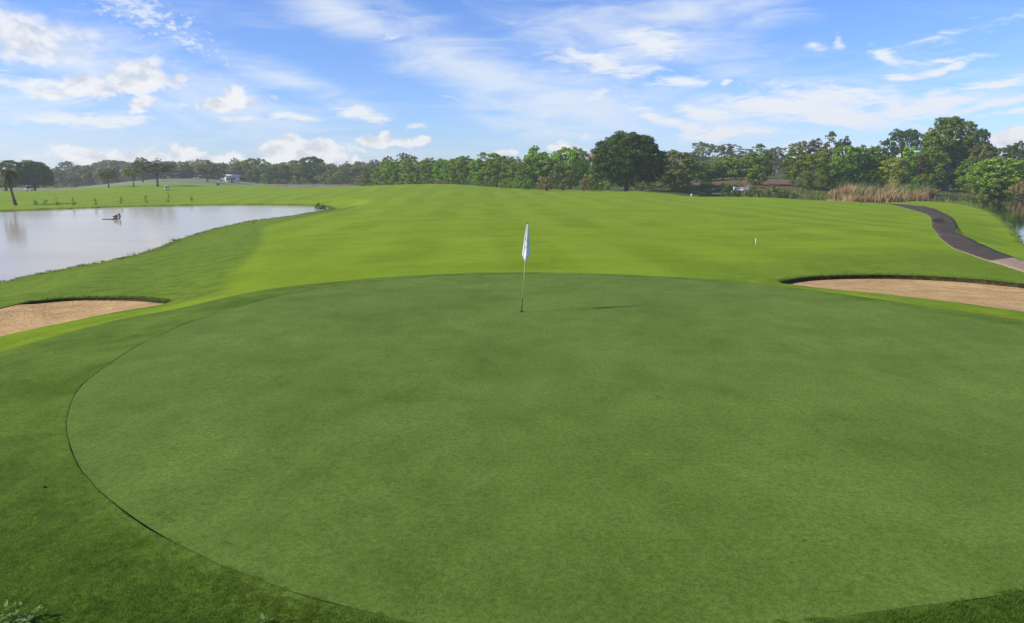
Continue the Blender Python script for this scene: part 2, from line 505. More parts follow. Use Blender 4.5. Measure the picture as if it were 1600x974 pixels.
# where each kind of turf lies
rough_l = cat([onground(a, b) for a, b in [(262, 478), (345, 462), (352, 448), (366, 425), (392, 400), (408, 380), (410, 366), (420, 352), (470, 341), (525, 331), (560, 322), (530, 318), (400, 318)]] +
              [np.array(p) for p in [(-60, 100), (-90, 80), (-60, 30), (-40, 10), (-20, 8), (-14, 15)]], 3)
rough_r = cat([onground(a, b) for a, b in [(1130, 446), (1150, 420), (1240, 402), (1400, 392), (1520, 398), (1600, 415), (1750, 460), (1750, 515), (1600, 503), (1400, 476), (1250, 455)]], 3)
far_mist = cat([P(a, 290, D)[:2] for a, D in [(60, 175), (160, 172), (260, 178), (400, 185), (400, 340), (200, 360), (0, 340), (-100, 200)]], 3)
wild = cat([P(a, 290, D)[:2] for a, D in [(1020, 128), (1080, 118), (1180, 118), (1300, 130), (1440, 128), (1600, 125), (1800, 90), (2300, 70), (2600, 300), (1600, 420), (1000, 400), (620, 400), (350, 420), (-300, 420), (-300, 330), (200, 300), (420, 262), (560, 255), (600, 205), (700, 190), (760, 172), (900, 162), (980, 160)]], 3)
soil = cat([P(a, 290, D)[:2] for a, D in [(1052, 160), (1110, 155), (1160, 150), (1180, 144), (1248, 146), (1262, 160), (1250, 176), (1150, 176), (1060, 172)]], 3)


def mask(poly, w):
    return smooth(sdist(poly, verts[:, 0], verts[:, 1]) / w * .5 + .5)
VX, VY = verts[:, 0], verts[:, 1]
dshore = np.minimum(np.minimum(np.abs(sdist(lake_poly, VX, VY)), np.abs(sdist(pond_poly, VX, VY))), np.abs(sdist(far_poly, VX, VY)))
a_rough = np.clip(mask(rough_l, .5) + mask(rough_r, 3.0) * .75, 0, 1)
a_wild = np.clip(mask(wild, 4.0), 0, 1)
a_soil = np.clip(mask(soil, 3.0) + smooth(1 - dshore / .55), 0, 1)
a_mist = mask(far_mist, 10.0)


# ------------------------------------------------------------------ turf materials
def turf(name, c_lo, c_hi, tip, fine=70, rough_bump=.5, sheen=.25, big=.22, attrs=False, dist=.02, contrast=1.0, coarse=False, spots=False):
    m, nt, b = material(name, c_lo, .95, .05)
    pos = nt.new('ShaderNodeTexCoord').outputs['Object']
    n_big = nt.noise(pos, big, 5, .55, .4)
    n_mid = nt.noise(nt.mapping(pos, sc=(1, .8, 1)), 1.6, 6, .62, .2)
    n_fine = nt.noise(pos, fine, 3, .7)
    n_f2 = nt.noise(pos, fine * .28, 4, .7)
    f = nt.math('ADD', nt.math('MULTIPLY', n_big, .9), nt.math('MULTIPLY', n_mid, .75))
    f = nt.math('MULTIPLY_ADD', nt.math('SUBTRACT', f, .825), 2.2 * contrast, .5, clamp=True)
    if attrs:      # faint streaks left by the mowers, lying across the line of play
        stk = nt.noise(nt.mapping(pos, rot=(0, 0, R(6)), sc=(.16, 1.0, 1)), .55, 6, .62, .3)
        f = nt.math('ADD', f, nt.math('MULTIPLY', nt.math('SUBTRACT', stk, .5), 2.4), clamp=True)
    colr = nt.mix(f, c_lo, c_hi)
    out = dict(nt=nt, b=b, pos=pos)
    if attrs:
        def at(n):
            a = nt.new('ShaderNodeAttribute'); a.attribute_name = n; return a.outputs['Fac']
        # mowing stripes: the machine ran towards and away from the green
        sx = nt.new('ShaderNodeSeparateXYZ')
        warp_n = nt.noise(pos, .03, 2)
        nt.l.new(nt.mapping(pos, rot=(0, 0, R(-3.0))), sx.inputs[0])
        xs = nt.math('ADD', sx.outputs[0], nt.math('MULTIPLY', warp_n, 4.0))
        st = nt.math('SINE', nt.math('MULTIPLY', xs, math.pi / 3.1))
        st = nt.ss(st, -.55, .55)
        # cross cut further out on the left
        xs2 = nt.math('ADD', nt.math('MULTIPLY', sx.outputs[0], -.42), nt.math('ADD', sx.outputs[1], nt.math('MULTIPLY', warp_n, 10.0)))
        st2 = nt.ss(nt.math('SINE', nt.math('MULTIPLY', xs2, math.pi / 4.2)), -.6, .6)
        amt = nt.math('MULTIPLY', nt.ss(nt.noise(pos, .045, 3), .36, .62), .5)
        stripe = nt.math('ADD', nt.math('MULTIPLY', nt.math('SUBTRACT', st, .5), amt), nt.math('MULTIPLY', nt.math('SUBTRACT', st2, .5), nt.math('MULTIPLY', nt.ss(nt.noise(pos, .06, 3), .45, .65), .4)))
        colr = nt.mix(nt.math('MULTIPLY_ADD', stripe, .55, .28, clamp=True), colr, tip)
        rough_c = nt.mix(nt.ss(nt.math('ADD', nt.math('MULTIPLY', n_mid, .6), nt.math('MULTIPLY', n_f2, .4)), .38, .62), (.100, .158, .011), (.160, .232, .022))
        colr = nt.mix(at('rough'), colr, rough_c)
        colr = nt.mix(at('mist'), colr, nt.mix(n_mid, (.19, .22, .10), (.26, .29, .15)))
        wild_c = nt.mix(nt.ss(nt.noise(pos, .35, 6, .6), .4, .62), (.035, .06, .014), (.15, .15, .05))
        colr = nt.mix(at('wild'), colr, wild_c)
        so = nt.math('MULTIPLY', at('soil'), nt.ss(nt.noise(pos, .9, 5, .6), .3, .46))
        colr = nt.mix(so, colr, nt.mix(n_mid, (.10, .055, .03), (.26, .14, .085)))
    if spots:      # ball marks, worn specks and faint footprints
        sp_ = nt.noise(nt.mapping(pos, sc=(1, 1, 1)), 7.5, 2, .5, .6)
        zone = nt.ss(nt.noise(pos, .55, 3), .46, .62)
        colr = nt.mix(nt.math('MULTIPLY', nt.ss(sp_, .60, .72), nt.math('MULTIPLY', zone, .55)), colr, (.045, .085, .010))
        colr = nt.mix(nt.math('MULTIPLY', nt.ss(sp_, .36, .26), nt.math('MULTIPLY', zone, .35)), colr, (.20, .25, .06))
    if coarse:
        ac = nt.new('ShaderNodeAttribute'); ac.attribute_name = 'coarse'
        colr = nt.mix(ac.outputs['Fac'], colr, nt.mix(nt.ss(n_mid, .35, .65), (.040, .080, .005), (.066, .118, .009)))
    # fine grain of the blades
    g = nt.ss(nt.math('ADD', nt.math('MULTIPLY', n_fine, .6), nt.math('MULTIPLY', n_f2, .4)), .36, .64, .66, 1.34)
    mul = nt.new('ShaderNodeVectorMath', operation='SCALE'); nt.l.new(colr, mul.inputs[0]); nt.l.new(g, mul.inputs['Scale'])
    nt.l.new(mul.outputs[0], b.inputs['Base Color'])
    b.inputs['Sheen Weight'].default_value = sheen; b.inputs['Sheen Roughness'].default_value = .6
    b.inputs['Sheen Tint'].default_value = (*tip, 1)
    bp = nt.new('ShaderNodeBump'); bp.inputs['Strength'].default_value = rough_bump; bp.inputs['Distance'].default_value = dist
    h = nt.math('ADD', nt.math('MULTIPLY', n_fine, .5), nt.math('ADD', n_f2, nt.math('MULTIPLY', n_mid, 1.2)))
    nt.l.new(h, bp.inputs['Height']); nt.l.new(bp.outputs[0], b.inputs['Normal'])
    return m

M_fair = turf('fairway_turf', (.130, .206, .005), (.190, .274, .009), (.295, .385, .032), attrs=True, sheen=.03, contrast=1.35)
M_green = turf('putting_turf', (.072, .120, .012), (.128, .188, .031), (.26, .34, .09), spots=True, fine=60, rough_bump=.45, sheen=.2, big=.45, dist=.012, contrast=.85)
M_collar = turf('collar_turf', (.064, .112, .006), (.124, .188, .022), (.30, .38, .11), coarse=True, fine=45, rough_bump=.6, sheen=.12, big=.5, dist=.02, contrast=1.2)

ground = mesh_np('ground', verts, [quads, fan], M_fair, smooth=True)
tag(ground, 'mown golf fairway and rough rolling away to the tree lines', kind='structure')
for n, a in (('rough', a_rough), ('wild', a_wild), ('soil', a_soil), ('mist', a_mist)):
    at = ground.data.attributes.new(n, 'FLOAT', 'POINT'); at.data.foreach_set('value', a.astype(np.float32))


# ------------------------------------------------------------------ green and collar
def resample(poly, n):
    d = np.r_[0, np.cumsum(np.linalg.norm(np.diff(np.vstack([poly, poly[:1]]), axis=0), axis=1))]
    p = np.vstack([poly, poly[:1]]); t = np.linspace(0, d[-1], n, endpoint=False)
    return np.c_[np.interp(t, d, p[:, 0]), np.interp(t, d, p[:, 1])]

gb = resample(green_poly, 420)
ks = np.r_[np.linspace(.04, .96, 24), 1.0]
gv = [np.array([[*G_C]])] + [G_C + (gb - G_C) * k for k in ks]
gv = np.vstack(gv); n = 420
q = [((1 + i * n + k), (1 + i * n + (k + 1) % n), (1 + (i + 1) * n + (k + 1) % n), (1 + (i + 1) * n + k)) for i in range(len(ks) - 1) for k in range(n)]
t = [(0, 1 + (k + 1) % n, 1 + k) for k in range(n)]
gzv = terrain(gv[:, 0], gv[:, 1])
green = mesh_np('putting_green', np.c_[gv, gzv], [np.array(q)[:, ::-1], np.array(t)[:, ::-1]], M_green, smooth=True)
tag(green, 'closely mown oval putting green round the flag', kind='structure')
# collar ring from the green edge outwards, its turf a finger higher
ang_g = np.arctan2(gb[:, 1] - G_C[1], gb[:, 0] - G_C[0])
cd = resample(collar_poly, 3000); ang_c = np.arctan2(cd[:, 1] - G_C[1], cd[:, 0] - G_C[0]); rad_c = np.linalg.norm(cd - G_C, axis=1)
o_ = np.argsort(ang_c); ang_c, rad_c = ang_c[o_], rad_c[o_]
ro = np.interp(ang_g, np.r_[ang_c - 2 * math.pi, ang_c, ang_c + 2 * math.pi], np.r_[rad_c, rad_c, rad_c])
rg = np.linalg.norm(gb - G_C, axis=1)
ro = np.maximum(ro, rg + .18)
outp = G_C + np.c_[np.cos(ang_g), np.sin(ang_g)] * ro[:, None]
cv_, levels = [], [(0, 0, -.003), (0, -.004, .0), (0, .014, .002), (0, .03, .005), (0, .10, .006), (.06, 0, .007), (.2, 0, .008), (.4, 0, .008), (.6, 0, .008), (.8, 0, .008), (.95, 0, .006), (1.0, 0, -.05)]
_rj = np.random.default_rng(12); jg = _rj.normal(0, .006, len(gb)); jg = (jg + np.roll(jg, 1) + np.roll(jg, -1)) / 1.6
un = (outp - gb) / np.linalg.norm(outp - gb, axis=1)[:, None]
dist_o = np.linalg.norm(outp - gb, axis=1)
mins = [0, -.004, .014, .03, .06, .09, .13, .2, .27, .34, .42, .5]
for (f, off, dz), mn in zip(levels, mins):
    p = gb + un * (np.maximum(f * dist_o, mn) + (jg if f == 0 else 0))[:, None]
    z = terrain(p[:, 0], p[:, 1]) + dz
    cv_.append(np.c_[p, z])
cv_ = np.vstack(cv_)
q = [(i * n + k, i * n + (k + 1) % n, (i + 1) * n + (k + 1) % n, (i + 1) * n + k) for i in range(len(levels) - 1) for k in range(n)]
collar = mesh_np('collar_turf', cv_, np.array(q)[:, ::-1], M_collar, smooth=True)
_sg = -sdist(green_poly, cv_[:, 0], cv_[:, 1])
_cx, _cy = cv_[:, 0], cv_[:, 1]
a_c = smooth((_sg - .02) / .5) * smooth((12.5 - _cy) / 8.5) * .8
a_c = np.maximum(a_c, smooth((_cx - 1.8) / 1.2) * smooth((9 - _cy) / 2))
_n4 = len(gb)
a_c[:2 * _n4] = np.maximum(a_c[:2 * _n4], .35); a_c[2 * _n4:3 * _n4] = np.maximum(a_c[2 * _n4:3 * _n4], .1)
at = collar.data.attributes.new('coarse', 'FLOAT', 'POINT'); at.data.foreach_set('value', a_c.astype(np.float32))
tag(collar, 'mown apron of turf ringing the putting green', kind='structure')

# ------------------------------------------------------------------ water


def flat_poly(name, poly, z, mat, label, step=None):
    me = bpy.data.meshes.new(name)
    me.from_pydata([(p[0], p[1], z) for p in poly], [], [list(range(len(poly)))])
    me.materials.append(mat)
    o = bpy.data.objects.new(name, me); COL.objects.link(o)
    if o.data.polygons[0].normal.z < 0:
        o.data.flip_normals()
    return tag(o, label, kind='structure')


def water(name, water_col, spec, rough, rip=.25, sc=(1, 1.6, 1), scale=1.2):
    m, nt, b = material(name, water_col, rough, spec)
    b.inputs['IOR'].default_value = 1.33
    pos = nt.new('ShaderNodeTexCoord').outputs['Object']
    n0 = nt.noise(nt.mapping(pos, sc=(.25, 1, 1)), .09, 4, .6)
    nt.l.new(nt.mix(nt.ss(n0, .35, .65), tuple(k * .93 for k in water_col), tuple(k * 1.05 for k in water_col)), b.inputs['Base Color'])
    bp = nt.new('ShaderNodeBump'); bp.inputs['Strength'].default_value = rip; bp.inputs['Distance'].default_value = .02
    nt.l.new(nt.noise(nt.mapping(pos, sc=sc), scale, 5, .6), bp.inputs['Height']); nt.l.new(bp.outputs[0], b.inputs['Normal'])
    return m

def outset(poly, d):
    c = poly; t = np.roll(c, -1, 0) - np.roll(c, 1, 0); t /= np.linalg.norm(t, axis=1)[:, None] + 1e-9
    nrm = np.c_[t[:, 1], -t[:, 0]]
    area = .5 * np.sum(c[:, 0] * np.roll(c[:, 1], -1) - np.roll(c[:, 0], -1) * c[:, 1])
    return c + nrm * (d if area > 0 else -d)

M_lake = water('sky_pale_lake_water', (.50, .43, .315), .22, .10, .09)  # murky water colour, paled to stand in for a reflected white sky
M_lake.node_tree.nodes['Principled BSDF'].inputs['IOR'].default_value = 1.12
M_pond_ior = 1.26
M_pond = water('dark_pond_water', (.022, .02, .012), .6, .03, .12)
M_pond.node_tree.nodes['Principled BSDF'].inputs['IOR'].default_value = M_pond_ior
flat_poly('lake_water', outset(lake_poly, .35), ZL, M_lake, 'pale murky lake on the left, sky reflection put into its colour')
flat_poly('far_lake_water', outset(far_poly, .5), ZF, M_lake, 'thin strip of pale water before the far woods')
flat_poly('pond_water', outset(pond_poly, .35), ZR, M_pond, 'dark still pond under the trees on the right')

# ------------------------------------------------------------------ bunkers
m, nt, b = material('bunker_sand', (.5, .36, .22), .95, .1)
pos = nt.new('ShaderNodeTexCoord').outputs['Object']
nA = nt.noise(pos, 1.1, 6, .6, .3); nB = nt.noise(pos, 14, 5, .65); nC = nt.noise(nt.mapping(pos, rot=(0, 0, .5), sc=(1, 3, 1)), 3.2, 4, .6, .6)
f = nt.math('ADD', nt.math('MULTIPLY', nA, .5), nt.math('ADD', nt.math('MULTIPLY', nB, .25), nt.math('MULTIPLY', nC, .3)))
nt.l.new(nt.mix(nt.ss(f, .38, .66), (.45, .27, .10), (.67, .435, .19)), b.inputs['Base Color'])
bp = nt.new('ShaderNodeBump'); bp.inputs['Strength'].default_value = .8; bp.inputs['Distance'].default_value = .05
nt.l.new(nt.math('ADD', nB, nt.math('ADD', nt.math('MULTIPLY', nC, 1.5), nt.math('MULTIPLY', nt.ss(nt.noise(pos, 3.6, 3, .6, .8), .35, .6), .5))), bp.inputs['Height']); nt.l.new(bp.outputs[0], b.inputs['Normal'])
M_sand = m
M_lip = speckled('bunker_lip_earth', (.05, .045, .02), .5, 6, .95, .1, .8, 40)
M_lipgrass = speckled('lip_grass', (.10, .17, .025), .35, 9, .9, .15)


def bunker(poly, label, seed, BDEPTH=.13):
    b = resample(poly, 320); n = 320
    d = b - b.mean(0)
    tt = np.roll(b, -1, 0) - np.roll(b, 1, 0); tt /= np.linalg.norm(tt, axis=1)[:, None]
    nrm = np.c_[tt[:, 1], -tt[:, 0]]
    if np.sum(nrm * d) < 0: nrm = -nrm
    for _ in range(6): nrm = (np.roll(nrm, 1, 0) + nrm + np.roll(nrm, -1, 0)); nrm /= np.linalg.norm(nrm, axis=1)[:, None]
    face = smooth((nrm[:, 1] + .25) / .7)      # the face is tall along the far edge, nothing along the near one
    r = random.Random(seed)
    jit = np.array([r.gauss(0, 1) for _ in range(n)]); jit = (jit + np.roll(jit, 1)) * .5
    zt = terrain(b[:, 0], b[:, 1])
    # sand: a fine sheet dipping under the turf rim
    st = .11
    gx = np.arange(b[:, 0].min() - .3, b[:, 0].max() + .3, st); gy = np.arange(b[:, 1].min() - .3, b[:, 1].max() + .3, st)
    X, Y = np.meshgrid(gx, gy); sh = X.shape; X, Y = X.ravel(), Y.ravel()
    sdd = sdist(b, X, Y)
    sel = sdd > -.35
    zt2 = np.zeros(X.shape); zt2[sel] = terrain(X[sel], Y[sel])
    fw = np.zeros(X.shape); Xs, Ys = X[sel], Y[sel]; wsum = np.zeros(Xs.shape); acc = np.zeros(Xs.shape)
    for k in range(0, n, 4):
        w = 1 / ((Xs - b[k, 0]) ** 2 + (Ys - b[k, 1]) ** 2 + .02) ** 1.3
        wsum += w; acc += w * face[k]
    fw[sel] = acc / wsum
    ins = np.clip(sdd, 0, 3)
    rip = .012 * np.sin(X * 2.3 + seed) * np.cos(Y * 1.9 + X * .7) + .006 * np.sin(X * 5.1 + Y * 3.3)
    Z = zt2 - .010 - BDEPTH * fw - .05 * smooth(ins / 1.6) + rip * smooth(ins / .5) - .09 * smooth(-sdd / .2)
    ids = np.arange(X.size).reshape(sh)
    qq = np.stack([ids[:-1, :-1], ids[:-1, 1:], ids[1:, 1:], ids[1:, :-1]], -1).reshape(-1, 4)
    qq = qq[sel[qq].all(1)]
    used = np.unique(qq); remap = np.zeros(X.size, int); remap[used] = np.arange(len(used))
    sand = mesh_np('bunker_sand', np.c_[X, Y, Z][used], remap[qq], M_sand, smooth=True)
    tag(sand, label, kind='structure')
    # turf rim all round, laid over the ground
    lev = ((0, .0), (.02, .012), (.10, .010), (.3, .008), (.6, .006), (.95, .004), (1.15, -.06))
    rv = np.vstack([np.c_[b + nrm * o, terrain(*(b + nrm * o).T) + dz] for o, dz in lev])
    q = np.array([(i * n + k, i * n + (k + 1) % n, (i + 1) * n + (k + 1) % n, (i + 1) * n + k) for i in range(len(lev) - 1) for k in range(n)])
    rim = mesh_np('turf_rim', rv, q, M_fair, smooth=True)
    if np.mean([p.normal.z for p in rim.data.polygons]) < 0: rim.data.flip_normals()
    for nm, pol, w_ in (('rough', None, 0),):
        a = np.clip(smooth(sdist(rough_l, rv[:, 0], rv[:, 1]) / .5 * .5 + .5) + smooth(sdist(rough_r, rv[:, 0], rv[:, 1]) / 3.0 * .5 + .5) * .75, 0, 1)
        at_ = rim.data.attributes.new(nm, 'FLOAT', 'POINT'); at_.data.foreach_set('value', a.astype(np.float32))
    rim.parent = sand
    # earth face under the lip
    L = []
    for off, dz in ((.0, .008), (.03, -.02), (.01, -.08), (.05, -.34)):
        p = b + nrm * (off + jit[:, None] * .006)
        L.append(np.c_[p, zt + dz * (0.2 + .8 * face) - (1 - face) * .02])
    lv = np.vstack(L)
    q = [(i * n + k, i * n + (k + 1) % n, (i + 1) * n + (k + 1) % n, (i + 1) * n + k) for i in range(3) for k in range(n)]
    lip = mesh_np('bunker_face', lv, np.array(q), M_lip)
    lip.parent = sand
    # grass hanging over the edge
    mb_v, mb_t = [], []
    cnt = 0
    for i in range(n):
        if face[i] < .05: continue
        seg = np.linalg.norm(b[(i + 1) % n] - b[i])
        for k in range(int(seg * 170 * (.3 + face[i]))):
            u = r.random(); p = b[i] * (1 - u) + b[(i + 1) % n] * u + nrm[i] * r.uniform(-.02, .16)
            z = zt[i] * (1 - u) + zt[(i + 1) % n] * u
            h = r.uniform(.03, .085) * face[i] + .015; w = r.uniform(.006, .012)
            a = r.uniform(0, 6.28); lean = np.array([r.gauss(0, .03), -r.uniform(.0, .06) * face[i]])
            dx, dy = math.cos(a) * w, math.sin(a) * w
            droop = r.uniform(-.7, 1.0) if r.random() < .6 else 1
            mb_v += [(p[0] - dx, p[1] - dy, z - .01), (p[0] + dx, p[1] + dy, z - .01), (p[0] + lean[0], p[1] + lean[1], z + h * droop)]
            mb_t.append((cnt, cnt + 1, cnt + 2)); cnt += 3
    g = mesh_np('lip_grass', np.array(mb_v), np.array(mb_t), M_lipgrass)
    tag(g, kind='stuff'); g.parent = sand
    return sand

bunker(bunk_r, 'sand bunker beyond the right side of the green', 3)
bunker(bunk_l, 'sand bunker between the lake and the green on the left', 5, .09)

# ------------------------------------------------------------------ cart path
pl = [(1352, 315.8), (1400, 322), (1440, 333), (1454, 341), (1457, 355), (1468, 371), (1490, 388), (1530, 403), (1560, 412), (1605, 427), (1700, 450)]
pr = [(1372, 316.4), (1420, 320.5), (1462, 327.5), (1489, 340), (1499, 355), (1515, 370), (1541, 385), (1571, 397.5), (1602, 408), (1650, 418), (1740, 435)]


def open_curve(pts, n):
    p = np.array(pts, float); p = np.vstack([2 * p[0] - p[1], p, 2 * p[-1] - p[-2]]); out = []
    for i in range(1, len(p) - 2):
        a, b, c, d = p[i - 1], p[i], p[i + 1], p[i + 2]
        for k in range(n):
            t = k / n
            out.append(.5 * ((2 * b) + (c - a) * t + (2 * a - 5 * b + 4 * c - d) * t * t + (3 * b - a - 3 * c + d) * t ** 3))
    out.append(p[-2])
    return np.array(out)
PL = open_curve([onground(a, b) for a, b in pl], 14); PR = open_curve([onground(a, b) for a, b in pr], 14)


def strip(name, Lp, Rp, mat, label, lift, cross=8, kind='structure', side=.10):
    rows = [(-.0, -side)] + [(u, 0) for u in np.linspace(0, 1, cross)] + [(1.0, -side)]
    vs = []
    for u, dz in rows:
        p = Lp * (1 - u) + Rp * u
        camber = .015 * (1 - (2 * u - 1) ** 2)
        vs.append(np.c_[p, terrain(p[:, 0], p[:, 1]) + lift + dz + camber])
    v = np.vstack(vs); n = len(Lp)
    q = [(i * n + k, i * n + k + 1, (i + 1) * n + k + 1, (i + 1) * n + k) for i in range(len(rows) - 1) for k in range(n - 1)]
    o = mesh_np(name, v, np.array(q)[:, ::-1], mat, smooth=False)
    # make sure it faces up
    nz = np.array([p.normal.z for p in o.data.polygons]).mean()
    if nz < 0: o.data.flip_normals()
    return tag(o, label, kind=kind)

m, nt, b = material('wet_asphalt', (.07, .06, .055), .9, .12)
pos = nt.new('ShaderNodeTexCoord').outputs['Object']
nA = nt.noise(pos, .7, 6, .65, .5); nB = nt.noise(pos, 45, 3, .6); nC = nt.noise(nt.mapping(pos, sc=(1, .35, 1)), 2.4, 5, .7)
cc = nt.mix(nt.ss(nA, .35, .65), (.056, .040, .017), (.105, .077, .038))
cc = nt.mix(nt.ss(nC, .64, .74, 0, .7), cc, (.27, .21, .15))
cc = nt.mix(nt.math('MULTIPLY', nB, .3), cc, (.16, .14, .13))
nt.l.new(cc, b.inputs['Base Color'])
bp = nt.new('ShaderNodeBump'); bp.inputs['Strength'].default_value = .5; bp.inputs['Distance'].default_value = .01
nt.l.new(nB, bp.inputs['Height']); nt.l.new(bp.outputs[0], b.inputs['Normal'])
M_asph = m
M_conc = speckled('sandy_concrete', (.38, .26, .165), .25, 3, .9, .2, .4, 30)
_rp = np.random.default_rng(8)
for _e, _sg in ((PL, 1), (PR, -1)):
    jj = _rp.normal(0, .05, len(_e)); jj = (jj + np.roll(jj, 1)) * .6
    _e += ((PL - PR) / np.linalg.norm(PL - PR, axis=1)[:, None] if _e is PR else (PL - PR) / np.linalg.norm(PL - PR, axis=1)[:, None]) * jj[:, None] * _sg
nsplit = int(14 * 7.6)
strip('path', PL[:nsplit], PR[:nsplit], M_asph, 'dark damp cart path curving between the fairway and the pond', .010)
strip('path', PL[nsplit - 6:], PR[nsplit - 6:], M_conc, 'pale sandy end of the cart path at the right edge', .006)
# pale concrete edging along the fairway side of the path
dirn = PL - PR; dirn /= np.linalg.norm(dirn, axis=1)[:, None]
w_ = (.012 + .15 * np.clip(np.sin(np.arange(len(PL)) * .083 - 1.2), 0, 1) ** 2 + .05 * np.abs(np.sin(np.arange(len(PL)) * .31)))[:, None]
strip('path_edging', PL + dirn * w_, PL + dirn * .004, speckled('edging_concrete', (.34, .26, .175), .3, 4, .9, .2), 'pale concrete edging along the fairway side of the path', .014, cross=3)
# puddles
M_pud = water('puddle_water', (.055, .018, .010), .35, .03, .05, scale=6)


def puddle(pts, label, lift=.031):
    w = cat([onground(a, b) for a, b in pts], 5)
    c_ = w.mean(0)
    me = bpy.data.meshes.new('puddle')
    zz = terrain(w[:, 0], w[:, 1]) + lift; zc = terrain(c_[:1], c_[1:])[0] + lift + .002
    me.from_pydata([(p[0], p[1], z) for p, z in zip(w, zz)] + [(c_[0], c_[1], zc)], [], [(k, (k + 1) % len(w), len(w)) for k in range(len(w))])
    me.materials.append(M_pud); o = bpy.data.objects.new('puddle', me); COL.objects.link(o)
    if me.polygons[0].normal.z < 0: me.flip_normals()
    return tag(o, label, kind='structure')
puddle([(1457, 343), (1463, 341.8), (1472, 343.5), (1481, 345.5), (1491, 346.3), (1481, 347.5), (1472, 348.6), (1460, 347.5)], 'long reddish puddle across the cart path')
puddle([(1493, 359.5), (1491, 357), (1495, 353.5), (1500, 352.8), (1502, 357), (1505, 362), (1507, 365), (1500, 363)], 'dark puddle at the right edge of the cart path')

# ------------------------------------------------------------------ foliage
def leaf_mat(name, dark, light, trans=.3, hue=.03, patch=.5):
    m = bpy.data.materials.new(name); m.use_nodes = True
    nt = NT(m.node_tree); b = nt.n['Principled BSDF']; out = nt.n['Material Output']
    g = nt.new('ShaderNodeNewGeometry'); oi = nt.new('ShaderNodeObjectInfo')
    n1 = nt.noise(nt.new('ShaderNodeTexCoord').outputs['Object'], patch, 3, .6)
    f = nt.math('ADD', nt.math('MULTIPLY', g.outputs['Random Per Island'], .55), nt.math('MULTIPLY', nt.ss(n1, .3, .7), .5))
    colr = nt.mix(f, dark, light)
    h = nt.new('ShaderNodeHueSaturation')
    nt.put(h.inputs['Hue'], nt.math('MULTIPLY_ADD', oi.outputs['Random'], hue, .5 - hue / 2))
    nt.put(h.inputs['Value'], nt.math('MULTIPLY_ADD', oi.outputs['Random'], .36, .82))
    nt.l.new(colr, h.inputs['Color'])
    nt.l.new(h.outputs[0], b.inputs['Base Color']); b.inputs['Roughness'].default_value = .55; b.inputs['Specular IOR Level'].default_value = .25
    t = nt.new('ShaderNodeBsdfTranslucent'); mx = nt.new('ShaderNodeMixShader')
    nt.l.new(nt.mix(1.0, h.outputs[0], (1.25, 1.3, .6), 'MULTIPLY'), t.inputs['Color'])
    mx.inputs[0].default_value = trans
    nt.l.new(b.outputs[0], mx.inputs[1]); nt.l.new(t.outputs[0], mx.inputs[2]); nt.l.new(mx.outputs[0], out.inputs['Surface'])
    return m

LM = {
    'deep': leaf_mat('deep_green_leaves', (0.023, 0.058, 0.006), (0.098, 0.177, 0.014)),
    'mid': leaf_mat('mid_green_leaves', (0.071, 0.132, 0.012), (0.262, 0.365, 0.034)),
    'fresh': leaf_mat('fresh_green_leaves', (0.106, 0.192, 0.014), (0.353, 0.480, 0.040)),
    'olive': leaf_mat('olive_leaves', (0.073, 0.103, 0.015), (0.269, 0.289, 0.053)),
    'yellow': leaf_mat('yellow_green_leaves', (0.169, 0.204, 0.012), (0.494, 0.489, 0.040)),
    'grey': leaf_mat('misty_grey_leaves', (0.094, 0.108, 0.039), (0.286, 0.298, 0.121)),  # grey tone also puts distance mist into the colour of far crowns
    'brown': leaf_mat('rusty_leaves', (0.075, 0.070, 0.025), (0.220, 0.180, 0.070)),
    'dry': leaf_mat('dry_brush_leaves', (0.182, 0.122, 0.045), (0.467, 0.339, 0.140)),
}
M_bark = speckled('bark', (.13, .10, .075), .4, 3, .95, .1, .8, 14)
M_pale = speckled('pale_bark', (.42, .37, .31), .3, 3, .9, .1, .6, 12)


def leaves(c, nrm_, size, r, aspect=.62):
    """rhombic leaf clumps centred on c with normals near nrm_"""
    n = len(c)
    nn = nrm_ + r.normal(0, .55, (n, 3)); nn /= np.linalg.norm(nn, axis=1)[:, None] + 1e-9
    a = np.cross(nn, r.normal(0, 1, (n, 3))); a /= np.linalg.norm(a, axis=1)[:, None] + 1e-9
    b = np.cross(nn, a)
    s = size * 1.25 * r.uniform(.6, 1.35, (n, 1))
    bend = nn * s * .18
    v = np.stack([c - a * s, c + b * s * aspect + bend, c + a * s, c - b * s * aspect + bend], 1).reshape(-1, 3)
    q = np.arange(n * 4).reshape(n, 4)
    return v, q


